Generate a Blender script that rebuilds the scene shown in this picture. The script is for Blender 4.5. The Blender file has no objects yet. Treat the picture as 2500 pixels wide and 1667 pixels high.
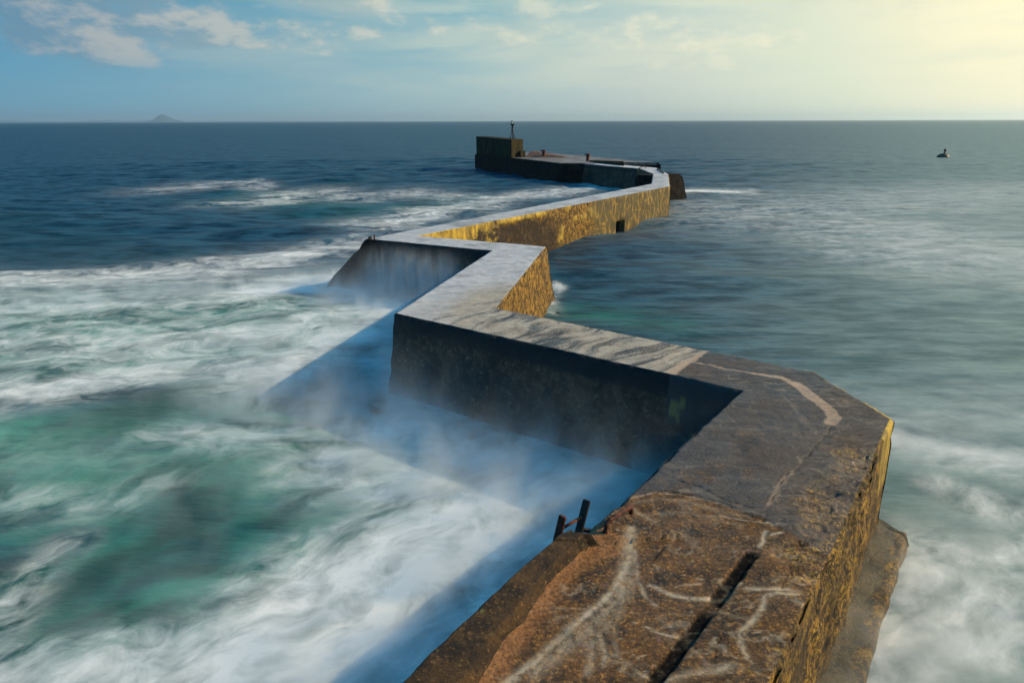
import bpy, bmesh, math, random
import numpy as np
R = math.radians
scene = bpy.context.scene
col = scene.collection

# ------------------------------------------------------------------ camera
CAM_Z, DECK = 8.0, 2.5
FPX, HZ, ROLL = 1667.0, 295.5, math.atan(7 / 2500)
PITCH = math.atan((833.5 - HZ) / FPX)
cam = bpy.data.objects.new('camera', bpy.data.cameras.new('camera'))
col.objects.link(cam)
cam.data.sensor_width = 36.0
cam.data.lens = 36.0 * FPX / 2500
cam.data.clip_start, cam.data.clip_end = 0.05, 200000
cam.location = (0, 0, CAM_Z)
from mathutils import Matrix, Vector
cam.rotation_euler = (Matrix.Rotation(math.pi / 2 - PITCH, 3, 'X') @ Matrix.Rotation(-ROLL, 3, 'Z')).to_euler()
scene.camera = cam


def un(px, py, z=DECK):
    """point of the horizontal plane z seen at pixel (px, py) of the 2500x1667 photo"""
    x, y = px - 1250.0, py - 833.5
    c, s = math.cos(ROLL), math.sin(ROLL)
    x, y = c * x - s * y, s * x + c * y
    d = (x / FPX, 1.0, -y / FPX)
    cp, sp = math.cos(PITCH), math.sin(PITCH)
    w = np.array([d[0], d[1] * cp + d[2] * sp, -d[1] * sp + d[2] * cp])
    t = (z - CAM_Z) / w[2]
    return w * t + np.array([0, 0, CAM_Z])


# ------------------------------------------------------------------ light, sky
SUN_AZ, SUN_EL, GLOW_AZ = R(11), R(29), R(34)   # azimuths from +X towards +Y; the brightest haze stands left of the sun
sun = bpy.data.objects.new('sun', bpy.data.lights.new('sun', 'SUN'))
col.objects.link(sun)
sdir = Vector((math.cos(SUN_AZ) * math.cos(SUN_EL), math.sin(SUN_AZ) * math.cos(SUN_EL), math.sin(SUN_EL)))
sun.rotation_euler = sdir.to_track_quat('Z', 'Y').to_euler()
sun.data.energy = 5.0
sun.data.angle = R(0.8)
sun.data.color = (1.0, 0.75, 0.43)

scene.view_settings.view_transform = 'Standard'
scene.view_settings.look = 'None'
scene.view_settings.exposure = 0.1
scene.view_settings.gamma = 1.0
scene.cycles.use_denoising = True
scene.cycles.max_bounces = 6
scene.cycles.volume_bounces = 2
scene.cycles.volume_step_rate = 1.0
scene.cycles.sample_clamp_indirect = 4.0


class NT:
    """small helper around a node tree"""
    def __init__(s, tree):
        s.t = tree
        tree.nodes.clear()

    def n(s, kind, ins=None, out=0, **props):
        nd = s.t.nodes.new(kind)
        for k, v in props.items():
            setattr(nd, k, v)
        for k, v in (ins or {}).items():
            s.put(nd.inputs[k], v)
        nd_out = nd.outputs[out] if nd.outputs else nd
        return nd_out

    def put(s, sock, v):
        if isinstance(v, bpy.types.NodeSocket):
            s.t.links.new(v, sock)
        else:
            if sock.type == 'RGBA' and len(v) == 3:
                v = (*v, 1.0)
            sock.default_value = v

    def m(s, op, a, b=0.0, c=0.0, clamp=False):
        return s.n('ShaderNodeMath', {0: a, 1: b, 2: c}, operation=op, use_clamp=clamp)

    def v(s, op, a, b=(0, 0, 0)):
        return s.n('ShaderNodeVectorMath', {0: a, 1: b}, operation=op)

    def dot(s, a, b):
        return s.n('ShaderNodeVectorMath', {0: a, 1: b}, out=1, operation='DOT_PRODUCT')

    def mix(s, f, a, b, blend='MIX'):
        nd = s.t.nodes.new('ShaderNodeMix')
        nd.data_type = 'RGBA'
        nd.blend_type = blend
        nd.clamp_factor = True
        s.put(nd.inputs[0], f); s.put(nd.inputs[6], a); s.put(nd.inputs[7], b)
        return nd.outputs[2]

    def mixf(s, f, a, b):
        nd = s.t.nodes.new('ShaderNodeMix')
        nd.data_type = 'FLOAT'
        s.put(nd.inputs[0], f); s.put(nd.inputs[2], a); s.put(nd.inputs[3], b)
        return nd.outputs[0]

    def ss(s, x, a, b, lo=0.0, hi=1.0):
        return s.n('ShaderNodeMapRange', {0: x, 1: a, 2: b, 3: lo, 4: hi}, interpolation_type='SMOOTHSTEP')

    def lin(s, x, a, b, lo=0.0, hi=1.0):
        return s.n('ShaderNodeMapRange', {0: x, 1: a, 2: b, 3: lo, 4: hi}, clamp=True)

    def noise(s, vec, scale=1.0, detail=5.0, rough=0.55, dist=0.0, kind='FBM'):
        return s.n('ShaderNodeTexNoise', {'Vector': vec, 'Scale': scale, 'Detail': detail, 'Roughness': rough, 'Distortion': dist}, noise_dimensions='3D')

    def vor(s, vec, scale=1.0, feature='F1', out=0, rnd=1.0):
        return s.n('ShaderNodeTexVoronoi', {'Vector': vec, 'Scale': scale, 'Randomness': rnd}, out=out, feature=feature)

    def ramp(s, f, stops, interp='LINEAR'):
        nd = s.t.nodes.new('ShaderNodeValToRGB')
        cr = nd.color_ramp
        cr.interpolation = interp
        while len(cr.elements) < len(stops):
            cr.elements.new(0.5)
        for e, (p, c) in zip(cr.elements, stops):
            e.position = p
            e.color = (*c, 1.0)
        s.put(nd.inputs[0], f)
        return nd.outputs[0]

    def attr(s, name, out=2):
        return s.n('ShaderNodeAttribute', out=out, attribute_name=name)

    def xyz(s, vec):
        nd = s.t.nodes.new('ShaderNodeSeparateXYZ')
        s.put(nd.inputs[0], vec)
        return nd.outputs

    def comb(s, x, y, z):
        return s.n('ShaderNodeCombineXYZ', {0: x, 1: y, 2: z})

    def bump(s, h, strength=1.0, dist=0.1, normal=None):
        ins = {'Height': h, 'Strength': strength, 'Distance': dist}
        if normal is not None:
            ins['Normal'] = normal
        return s.n('ShaderNodeBump', ins)


CLOUD_OFF = (5.6, 17.4, 3.0)
world = bpy.data.worlds.new('World')
scene.world = world
world.use_nodes = True
w = NT(world.node_tree)
dirv = w.n('ShaderNodeTexCoord', out=0)
dx, dy, dz = w.xyz(dirv)
hor = w.v('NORMALIZE', w.comb(dx, dy, 0.0))
cth = w.dot(hor, (math.cos(GLOW_AZ), math.sin(GLOW_AZ), 0.0))
az = w.m('MULTIPLY_ADD', cth, 0.5, 0.5)
low = w.ramp(az, [(0.0, (.05, .23, .44)), (.46, (.11, .35, .52)), (.62, (.21, .43, .53)), (.75, (.38, .55, .57)),
                  (.85, (.58, .65, .60)), (.92, (.74, .82, .64)), (.965, (1.05, .96, .64)), (1.0, (1.25, 1.10, .72))])
up = w.ramp(az, [(0.0, (.03, .17, .46)), (.5, (.06, .23, .40)), (.75, (.17, .42, .50)), (.88, (.57, .68, .59)), (.965, (1.10, .99, .63)), (1.0, (1.2, 1.06, .70))])
zen = (0.015, 0.27, 0.54)
el = w.m('MAXIMUM', dz, 0.0)
skyc = w.mix(w.ss(el, 0.0, 0.2), low, up)
skyc = w.mix(w.ss(el, 0.13, 0.45), skyc, zen)
# cumulus and thin veils, laid out on the sky's own directions
cp = w.v('ADD', w.v('MULTIPLY', dirv, (7.0, 7.0, 17.0)), CLOUD_OFF)
n1 = w.noise(cp, 1.0, 10.0, 0.60, 0.1)
n2 = w.noise(w.v('ADD', cp, (0.10, 0.04, 0.22)), 1.0, 10.0, 0.60, 0.1)
veil = w.noise(w.v('MULTIPLY', dirv, (4, 4, 26)), 1.0, 6.0, 0.55, 0.3)
aw = w.ss(az, .45, .93)
reg = w.m('MULTIPLY', w.ss(el, 0.05, 0.12), w.ss(az, .80, .50, 0.45, 1.0))
thr = w.m('SUBTRACT', 0.63, w.m('MULTIPLY', reg, 0.30))
over = w.m('SUBTRACT', n1, thr)
cl = w.m('MULTIPLY', w.ss(over, -0.03, 0.10), w.m('MULTIPLY', w.ss(el, 0.035, 0.085), w.ss(el, .30, .17)))
lit = w.ss(w.m('ADD', w.m('SUBTRACT', n1, n2), w.m('MULTIPLY', over, -.25)), -0.05, 0.09)
ccol = w.mix(lit, w.mix(aw, (.115, .25, .37), (.62, .70, .58)), w.mix(aw, (.41, .42, .43), (1.0, .93, .66)))
skyc = w.mix(w.m('MULTIPLY', w.ss(veil, .35, .65), w.m('MULTIPLY', w.ss(el, .01, .08, 0, .65), w.ss(el, .30, .17))), skyc, w.mix(aw, (.20, .36, .46), (.80, .82, .62)))
skyc = w.mix(w.m('MULTIPLY', cl, w.mixf(aw, .85, .45)), skyc, ccol)
nish = w.n('ShaderNodeTexSky', sky_type='NISHITA', sun_disc=False, sun_elevation=SUN_EL, sun_rotation=math.pi / 2 - SUN_AZ, air_density=1.0, dust_density=1.0, ozone_density=3.0)
bg1 = w.n('ShaderNodeBackground', {'Color': nish, 'Strength': 0.05})
bg2 = w.n('ShaderNodeBackground', {'Color': skyc, 'Strength': 1.0})
ms = w.n('ShaderNodeMixShader', {0: 0.93, 1: bg1, 2: bg2})
w.n('ShaderNodeOutputWorld', {'Surface': ms})


# ------------------------------------------------------------------ numpy noise
def _hash(ix, iy, iz, seed):
    h = (ix.astype(np.int64) * 374761393 + iy.astype(np.int64) * 668265263 + iz.astype(np.int64) * 2147483647 + seed * 1274126177) & 0xffffffff
    h = ((h ^ (h >> 13)) * 1274126177) & 0xffffffff
    h = h ^ (h >> 16)
    return (h & 0xffff) / 65535.0


def vnoise(x, y, z=None, seed=0):
    """smooth value noise, -1..1"""
    if z is None:
        ix, iy = np.floor(x), np.floor(y)
        fx, fy = x - ix, y - iy
        fx = fx * fx * fx * (fx * (fx * 6 - 15) + 10); fy = fy * fy * fy * (fy * (fy * 6 - 15) + 10)
        zz = np.zeros_like(ix)
        a, b = _hash(ix, iy, zz, seed), _hash(ix + 1, iy, zz, seed)
        c, d = _hash(ix, iy + 1, zz, seed), _hash(ix + 1, iy + 1, zz, seed)
        return ((a + (b - a) * fx) + ((c + (d - c) * fx) - (a + (b - a) * fx)) * fy) * 2 - 1
    ix, iy, iz = np.floor(x), np.floor(y), np.floor(z)
    fx, fy, fz = x - ix, y - iy, z - iz
    fx = fx * fx * (3 - 2 * fx); fy = fy * fy * (3 - 2 * fy); fz = fz * fz * (3 - 2 * fz)
    r = 0
    for dz_ in (0, 1):
        a, b = _hash(ix, iy, iz + dz_, seed), _hash(ix + 1, iy, iz + dz_, seed)
        c, d = _hash(ix, iy + 1, iz + dz_, seed), _hash(ix + 1, iy + 1, iz + dz_, seed)
        v = (a + (b - a) * fx) * (1 - fy) + (c + (d - c) * fx) * fy
        r = r + v * (fz if dz_ else 1 - fz)
    return r * 2 - 1


def fbm(x, y, z=None, oct=4, seed=0, gain=0.5):
    r, a, f, tot = 0, 1.0, 1.0, 0
    for o in range(oct):
        r = r + a * vnoise(x * f, y * f, None if z is None else z * f, seed + o * 17)
        tot += a
        a *= gain
        f *= 2.03
    return r / tot


def sstep(x, a, b):
    t = np.clip((x - a) / (b - a), 0, 1)
    return t * t * (3 - 2 * t)


def polydist(X, Y, pts):
    """distance from points to a polyline (world XY) and position along it 0..1"""
    best = np.full(X.shape, 1e9); tt = np.zeros(X.shape)
    nseg = len(pts) - 1
    for i in range(nseg):
        a, b = np.array(pts[i][:2]), np.array(pts[i + 1][:2])
        d = b - a
        L2 = max(d @ d, 1e-9)
        t = np.clip(((X - a[0]) * d[0] + (Y - a[1]) * d[1]) / L2, 0, 1)
        q = np.hypot(X - a[0] - t * d[0], Y - a[1] - t * d[1])
        mk = q < best
        best = np.where(mk, q, best)
        tt = np.where(mk, (i + t) / nseg, tt)
    return best, tt


def side_of(X, Y, pts):
    """signed distance to an open polyline; + on its left"""
    best = np.full(X.shape, 1e9); sg = np.zeros(X.shape)
    for i in range(len(pts) - 1):
        a, b = np.array(pts[i][:2]), np.array(pts[i + 1][:2])
        d = b - a
        t = np.clip(((X - a[0]) * d[0] + (Y - a[1]) * d[1]) / max(d @ d, 1e-9), 0, 1)
        q = np.hypot(X - a[0] - t * d[0], Y - a[1] - t * d[1])
        mk = q < best
        best = np.where(mk, q, best)
        sg = np.where(mk, np.sign(d[0] * (Y - a[1]) - d[1] * (X - a[0])), sg)
    return best * sg


# ------------------------------------------------------------------ object helpers
def tag(o, label=None, cat=None, group=None, kind=None):
    if label: o['label'] = label
    if cat: o['category'] = cat
    if group: o['group'] = group
    if kind: o['kind'] = kind
    return o


def empty(name, loc, label, cat, group=None):
    o = bpy.data.objects.new(name, None)
    col.objects.link(o)
    o.location = loc
    o.empty_display_size = 0.3
    return tag(o, label, cat, group)


def link(name, me, mats, parent=None, smooth=True):
    for m_ in (mats if isinstance(mats, (list, tuple)) else [mats]):
        me.materials.append(m_)
    if smooth:
        me.polygons.foreach_set('use_smooth', [True] * len(me.polygons))
    o = bpy.data.objects.new(name, me)
    col.objects.link(o)
    if parent:
        o.parent = parent
        o.matrix_parent_inverse = Matrix.Translation(parent.location).inverted() if False else Matrix()
        o.location = -Vector(parent.location)
    return o


def grid_mesh(name, P, attrs=None, mat_idx=None, wrap=False):
    """mesh from an (n, m, 3) grid of points"""
    n, m = P.shape[:2]
    me = bpy.data.meshes.new(name)
    idx = np.arange(n * m).reshape(n, m)
    if wrap:
        idx = np.concatenate([idx, idx[:, :1]], 1)
    q = np.stack([idx[:-1, :-1], idx[1:, :-1], idx[1:, 1:], idx[:-1, 1:]], -1).reshape(-1, 4)
    me.vertices.add(n * m)
    me.vertices.foreach_set('co', P.reshape(-1).astype(np.float32))
    me.loops.add(q.size)
    me.loops.foreach_set('vertex_index', q.reshape(-1).astype(np.int32))
    me.polygons.add(len(q))
    me.polygons.foreach_set('loop_start', (np.arange(len(q)) * 4).astype(np.int32))
    me.polygons.foreach_set('loop_total', np.full(len(q), 4, np.int32))
    if mat_idx is not None:
        me.polygons.foreach_set('material_index', mat_idx.reshape(-1).astype(np.int32))
    for k, a in (attrs or {}).items():
        if a.ndim == 3:
            at = me.attributes.new(k, 'FLOAT_VECTOR', 'POINT')
            at.data.foreach_set('vector', a.reshape(-1).astype(np.float32))
        else:
            at = me.attributes.new(k, 'FLOAT', 'POINT')
            at.data.foreach_set('value', a.reshape(-1).astype(np.float32))
    me.update()
    me.validate()
    return me


def bm_mesh(name, bm):
    bmesh.ops.recalc_face_normals(bm, faces=bm.faces)
    me = bpy.data.meshes.new(name)
    bm.to_mesh(me)
    bm.free()
    return me


def bm_bar(bm, a, b, w_, h_=None, up=(0, 0, 1), bev=0.0):
    """rectangular bar from a to b"""
    a, b = Vector(a), Vector(b)
    h_ = h_ or w_
    z = (b - a).normalized()
    x = z.cross(Vector(up))
    if x.length < 1e-4:
        x = z.cross(Vector((1, 0, 0)))
    x.normalize()
    y = z.cross(x)
    r = [bm.verts.new(p + x * sx * w_ / 2 + y * sy * h_ / 2) for p in (a, b) for sx, sy in ((-1, -1), (1, -1), (1, 1), (-1, 1))]
    fs = [bm.faces.new([r[i] for i in f]) for f in ((3, 2, 1, 0), (4, 5, 6, 7), (0, 1, 5, 4), (1, 2, 6, 5), (2, 3, 7, 6), (3, 0, 4, 7))]
    if bev:
        es = list({e for f in fs for e in f.edges})
        bmesh.ops.bevel(bm, geom=es, offset=bev, segments=2, affect='EDGES')
    return bm


def bm_tube(bm, pts, r, seg=10, cap=True):
    pts = [Vector(p) for p in pts]
    rs = r if isinstance(r, (list, tuple)) else [r] * len(pts)
    rings = []
    for i, p in enumerate(pts):
        d = (pts[min(i + 1, len(pts) - 1)] - pts[max(i - 1, 0)]).normalized()
        x = d.cross(Vector((0, 0, 1)))
        if x.length < 1e-3:
            x = d.cross(Vector((1, 0, 0)))
        x.normalize()
        y = d.cross(x)
        rings.append([bm.verts.new(p + (x * math.cos(t) + y * math.sin(t)) * rs[i]) for t in [2 * math.pi * k / seg for k in range(seg)]])
    for a, b in zip(rings, rings[1:]):
        for k in range(seg):
            bm.faces.new((a[k], a[(k + 1) % seg], b[(k + 1) % seg], b[k]))
    if cap:
        bm.faces.new(rings[0][::-1])
        bm.faces.new(rings[-1])
    return bm


def bm_lathe(bm, prof, seg=20, loc=(0, 0, 0)):
    loc = Vector(loc)
    rings = [[bm.verts.new(loc + Vector((r * math.cos(2 * math.pi * k / seg), r * math.sin(2 * math.pi * k / seg), z))) for k in range(seg)] for r, z in prof]
    for a, b in zip(rings, rings[1:]):
        for k in range(seg):
            bm.faces.new((a[k], a[(k + 1) % seg], b[(k + 1) % seg], b[k]))
    bm.faces.new(rings[0][::-1])
    bm.faces.new(rings[-1])
    return bm


# ------------------------------------------------------------------ materials
def material(name):
    m_ = bpy.data.materials.new(name)
    m_.use_nodes = True
    return m_, NT(m_.node_tree)


def principled(t, **ins):
    names = {'color': 'Base Color', 'rough': 'Roughness', 'metal': 'Metallic', 'normal': 'Normal', 'spec': 'Specular IOR Level', 'ior': 'IOR', 'coat': 'Coat Weight', 'coat_rough': 'Coat Roughness'}
    b = t.n('ShaderNodeBsdfPrincipled', {names[k]: v for k, v in ins.items()})
    t.n('ShaderNodeOutputMaterial', {'Surface': b})
    return b


def mat_deck():
    m_, t = material('wet_concrete_deck')
    p = t.n('ShaderNodeTexCoord', out=3)
    brown, swirl, foam, sand, dark, strata = [t.attr(k) for k in ('brown', 'swirl', 'foam', 'sand', 'dark', 'strata')]
    big = t.noise(p, 0.55, 6, 0.6)
    mid = t.noise(p, 3.0, 8, 0.65)
    fine = t.noise(p, 22.0, 6, 0.7)
    grit = t.noise(p, 90.0, 4, 0.7)
    # pale far concrete
    pale = t.mix(t.ss(mid, .35, .7), (.42, .41, .42), (.60, .59, .60))
    streak = t.noise(t.v('MULTIPLY', p, (0.6, 5.0, 1.0)), 1.0, 7, 0.65, 0.6)
    pale = t.mix(t.m('MULTIPLY', t.ss(streak, .56, .68), .55), pale, (.10, .10, .11))
    pale = t.mix(t.m('MULTIPLY', t.ss(big, .50, .64), .6), pale, (.14, .13, .125))
    pale = t.mix(t.m('MULTIPLY', t.ss(fine, .58, .70), .4), pale, (.13, .12, .12))
    # sand tan with dark weed swirls (the middle leg)
    sw = t.attr('swirlp', out=1)
    sn = t.noise(sw, 1.0, 9, 0.62, 0.25)
    swm = t.ss(t.m('ADD', t.m('MULTIPLY_ADD', swirl, 0.24, sn), t.m('MULTIPLY', t.noise(p, 24.0, 5, .75), 0.80)), 1.06, 1.17)
    tan = t.mix(t.ss(mid, .3, .7), (.30, .25, .19), (.50, .42, .32))
    base = t.mix(t.ss(swirl, 0.08, 0.40), pale, tan)
    base = t.mix(t.m('MULTIPLY', swm, t.ss(swirl, 0.02, .2)), base, t.mix(fine, (.012, .011, .012), (.06, .05, .045)))
    # dark slaty wet stone (the near corner)
    slate = t.mix(t.ss(big, .38, .62), (.012, .010, .011), (.046, .030, .023))
    slate = t.mix(t.ss(mid, .52, .75), slate, (.080, .045, .025))
    slate = t.mix(t.ss(fine, .54, .74), slate, (.19, .145, .11))
    slate = t.mix(t.ss(t.noise(p, 1.7, 7, .68), .53, .66), slate, (.014, .012, .014))
    base = t.mix(dark, base, slate)
    # golden brown wet rock
    br = t.mix(t.ss(mid, .36, .60), (.018, .009, .004), (.118, .050, .011))
    br = t.mix(t.ss(fine, .52, .66), br, (.34, .165, .036))
    br = t.mix(t.m('MULTIPLY', t.ss(fine, .48, .36), .75), br, (.014, .008, .005))
    br = t.mix(t.ss(t.noise(p, 5.0, 4, .6), .62, .72), br, (.16, .075, .055))
    base = t.mix(brown, base, br)
    base = t.mix(sand, base, t.mix(t.ss(fine, .35, .65), (.12, .046, .013), (.30, .135, .042)))
    tan2 = t.attr('ribbon')
    base = t.mix(tan2, base, t.mix(fine, (.40, .27, .18), (.55, .39, .27)))
    blk = t.attr('black')
    foam = t.m('MULTIPLY', foam, t.m('SUBTRACT', 1.0, t.m('MULTIPLY', blk, .75)))
    base = t.mix(blk, base, t.mix(t.ss(fine, .5, .7), (.004, .004, .005), (.03, .026, .022)))
    base = t.mix(t.m('MULTIPLY', t.m('MULTIPLY', foam, t.ss(t.noise(p, 9.0, 6, .7), .25, .6)), .78), base, (.60, .49, .34))
    stv = t.v('MULTIPLY', t.v('ADD', p, t.v('MULTIPLY', t.comb(mid, big, mid), (.5, .5, .0))), (1.8, 5.5, 5.0))
    st = t.noise(stv, 1.5, 8, .62, .8)
    gold = t.attr('gold')
    base = t.mix(t.m('MULTIPLY', gold, t.m('MULTIPLY', t.ss(fine, .46, .60), t.ss(st, .46, .58))), base, (.50, .29, .055))
    # relief
    stv = t.v('MULTIPLY', t.v('ADD', p, t.v('MULTIPLY', t.comb(mid, big, mid), (.5, .5, .0))), (1.8, 5.5, 5.0))
    st = t.noise(stv, 1.5, 8, .62, .8)
    h = t.m('ADD', t.m('MULTIPLY', t.m('SUBTRACT', fine, .5), .014), t.m('MULTIPLY', t.m('SUBTRACT', grit, .5), .005))
    h = t.m('ADD', h, t.m('MULTIPLY', t.m('MULTIPLY', t.m('SUBTRACT', st, .5), strata), .11))
    h = t.m('ADD', h, t.m('MULTIPLY', t.m('MULTIPLY', t.m('SUBTRACT', mid, .5), t.m('MAXIMUM', brown, dark)), .04))
    h = t.m('MULTIPLY', h, t.m('SUBTRACT', 1.0, t.m('MULTIPLY', foam, .8)))
    nrm = t.bump(h, 1.0, 1.0)
    wetn = t.noise(p, 1.3, 5, .6)
    rough = t.mixf(t.ss(wetn, .35, .65), .36, .60)
    rough = t.mixf(foam, rough, .6)
    near_ = t.m('MAXIMUM', dark, brown)
    principled(t, color=base, rough=t.mixf(near_, rough, t.mixf(t.ss(wetn, .38, .60), .36, .66)), normal=nrm, spec=t.m('MULTIPLY', t.mixf(near_, .5, .36), t.m('SUBTRACT', 1.0, t.m('MULTIPLY', blk, .9))))
    return m_


def mat_shade():
    m_, t = material('dark_weedy_wall')
    p = t.n('ShaderNodeTexCoord', out=3)
    x, y, z = t.xyz(p)
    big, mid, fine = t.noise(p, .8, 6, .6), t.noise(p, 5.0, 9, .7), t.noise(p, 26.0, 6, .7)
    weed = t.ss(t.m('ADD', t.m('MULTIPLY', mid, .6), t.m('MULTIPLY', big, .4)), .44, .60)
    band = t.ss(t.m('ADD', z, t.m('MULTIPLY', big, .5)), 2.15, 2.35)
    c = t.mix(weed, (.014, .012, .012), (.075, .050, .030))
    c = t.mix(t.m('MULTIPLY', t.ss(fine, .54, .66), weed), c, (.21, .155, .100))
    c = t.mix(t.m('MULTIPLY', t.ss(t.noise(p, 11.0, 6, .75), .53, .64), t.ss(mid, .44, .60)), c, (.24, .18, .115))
    c = t.mix(band, c, (.016, .015, .017))  # dark strip under the top lip, its shade put into the colour
    smooth = t.attr('smooth')
    c = t.mix(smooth, c, t.mix(big, (.018, .022, .028), (.040, .044, .044)))
    paint = t.attr('paint')
    c = t.mix(paint, c, (.24, .17, .05))
    h = t.m('ADD', t.m('MULTIPLY', mid, .09), t.m('MULTIPLY', fine, .03))
    h = t.m('MULTIPLY', h, t.m('SUBTRACT', 1.0, t.m('MULTIPLY', smooth, .8)))
    principled(t, color=c, rough=.6, normal=t.bump(h, 1.0, 1.0), spec=.35)
    return m_


def mat_gold():
    m_, t = material('lichen_gold_wall')
    p = t.n('ShaderNodeTexCoord', out=3)
    x, y, z = t.xyz(p)
    big, mid, fine = t.noise(p, .7, 6, .6), t.noise(p, 3.2, 9, .68), t.noise(p, 20.0, 6, .7)
    vert = t.noise(t.v('MULTIPLY', p, (3.2, 3.2, 1.1)), 1.0, 8, .68)
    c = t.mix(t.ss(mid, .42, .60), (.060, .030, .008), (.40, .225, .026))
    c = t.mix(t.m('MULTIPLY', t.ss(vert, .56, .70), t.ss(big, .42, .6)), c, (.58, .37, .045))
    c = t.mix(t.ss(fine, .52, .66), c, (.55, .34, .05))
    c = t.mix(t.ss(fine, .50, .38), c, (.012, .008, .004))
    c = t.mix(t.ss(t.noise(t.v('MULTIPLY', p, (5, 5, 4.2)), 1.0, 6, .68), .52, .62), c, (.014, .009, .005))
    c = t.mix(t.m('MULTIPLY', t.ss(big, .54, .66), t.ss(fine, .30, .60)), c, (.035, .022, .010))
    spk = t.noise(t.v('MULTIPLY', p, (7, 7, 5)), 1.0, 5, .68)
    c = t.mix(t.m('MULTIPLY', t.ss(spk, .51, .60), .85), c, (.022, .012, .005))
    c = t.mix(t.m('MULTIPLY', t.ss(spk, .44, .36), .6), c, (.50, .26, .04))
    plain = t.attr('plain')            # smooth rendered patches, ochre
    och = t.mix(t.ss(vert, .4, .65), (.22, .155, .035), (.58, .39, .05))
    c = t.mix(plain, c, och)
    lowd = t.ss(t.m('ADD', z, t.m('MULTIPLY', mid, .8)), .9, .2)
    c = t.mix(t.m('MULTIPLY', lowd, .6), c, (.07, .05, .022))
    dk = t.attr('darkp')
    c = t.mix(t.m('MULTIPLY', dk, t.ss(mid, .33, .52)), c, (.025, .016, .010))
    veins = t.m('MULTIPLY', t.ss(t.vor(t.v('ADD', t.v('MULTIPLY', p, (1.0, 1.0, .55)), t.v('MULTIPLY', t.comb(mid, fine, mid), (.5, .5, .5))), 1.7, 'DISTANCE_TO_EDGE'), .07, .015), t.attr('veins'))
    grey = t.mix(t.ss(vert, .4, .65), (.065, .055, .026), (.13, .10, .035))
    c = t.mix(t.attr('veins'), c, grey)
    c = t.mix(t.m('MULTIPLY', veins, t.m('MULTIPLY', t.ss(vert, .40, .60), .75)), c, (.55, .32, .05))
    c = t.mix(t.attr('hole'), c, (.012, .010, .007))
    h = t.m('ADD', t.m('MULTIPLY', mid, .08), t.m('MULTIPLY', fine, .035))
    h = t.m('MULTIPLY', h, t.m('SUBTRACT', 1.0, t.m('MULTIPLY', t.m('MAXIMUM', plain, t.attr('veins')), .75)))
    principled(t, color=c, rough=.7, normal=t.bump(h, 1.0, 1.0), spec=.3)
    return m_


def mat_kerb():
    m_, t = material('weathered_brown_stone')
    p = t.n('ShaderNodeTexCoord', out=3)
    mid, fine, grit = t.noise(p, 2.6, 8, .65), t.noise(p, 18.0, 7, .72), t.noise(p, 80., 4, .7)
    c = t.mix(t.ss(mid, .36, .66), (.014, .009, .006), (.070, .037, .013))
    c = t.mix(t.ss(fine, .54, .70), c, (.20, .115, .038))
    c = t.mix(t.ss(fine, .46, .32), c, (.010, .008, .006))
    c = t.mix(t.ss(t.noise(p, 7, 4, .6), .64, .72), c, (.16, .15, .04))
    h = t.m('ADD', t.m('MULTIPLY', mid, .05), t.m('ADD', t.m('MULTIPLY', fine, .03), t.m('MULTIPLY', grit, .006)))
    principled(t, color=c, rough=.75, normal=t.bump(h, 1.0, 1.0), spec=.3)
    return m_


def mat_plain(name, c1, c2, scale=3.0, rough=.7, bumpd=.02, metal=0.0, stretch=(1, 1, 1), spec=.35):
    m_, t = material(name)
    p = t.v('MULTIPLY', t.n('ShaderNodeTexCoord', out=3), stretch)
    n_ = t.noise(p, scale, 8, .65)
    f_ = t.noise(p, scale * 8, 5, .7)
    c = t.mix(t.ss(n_, .35, .65), c1, c2)
    c = t.mix(t.m('MULTIPLY', t.ss(f_, .55, .75), .5), c, tuple(min(1, v * 1.6) for v in c2))
    principled(t, color=c, rough=rough, metal=metal, normal=t.bump(t.m('ADD', n_, t.m('MULTIPLY', f_, .4)), 1.0, bumpd), spec=spec)
    return m_


M_DECK, M_SHADE, M_GOLD, M_KERB = mat_deck(), mat_shade(), mat_gold(), mat_kerb()
M_RUST = mat_plain('rusted_iron', (.020, .008, .006), (.13, .035, .018), 14, .75, .01)
M_IRON = mat_plain('black_iron', (.008, .008, .009), (.028, .022, .02), 16, .6, .006)
M_REDRUST = mat_plain('red_rust', (.13, .03, .015), (.30, .08, .03), 20, .7, .006)
M_BLOCK = mat_plain('stained_concrete', (.016, .016, .014), (.050, .043, .018), 1.1, .85, .05, stretch=(1, 1, .35), spec=.1)
M_BROWNDECK = mat_plain('brown_stone', (.075, .034, .014), (.17, .075, .028), 1.0, .6, .04)
M_PALE = mat_plain('pale_paint', (.45, .47, .48), (.6, .6, .58), 6, .5, .004)
M_BUOY = mat_plain('dark_buoy_paint', (.012, .014, .014), (.035, .028, .025), 6, .5, .004)
M_HILL = mat_plain('haze_tinted_hill', (.030, .075, .11), (.045, .095, .13), .002, .9, 2.0)  # bluish: the fading of distant air is put into the colour

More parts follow.
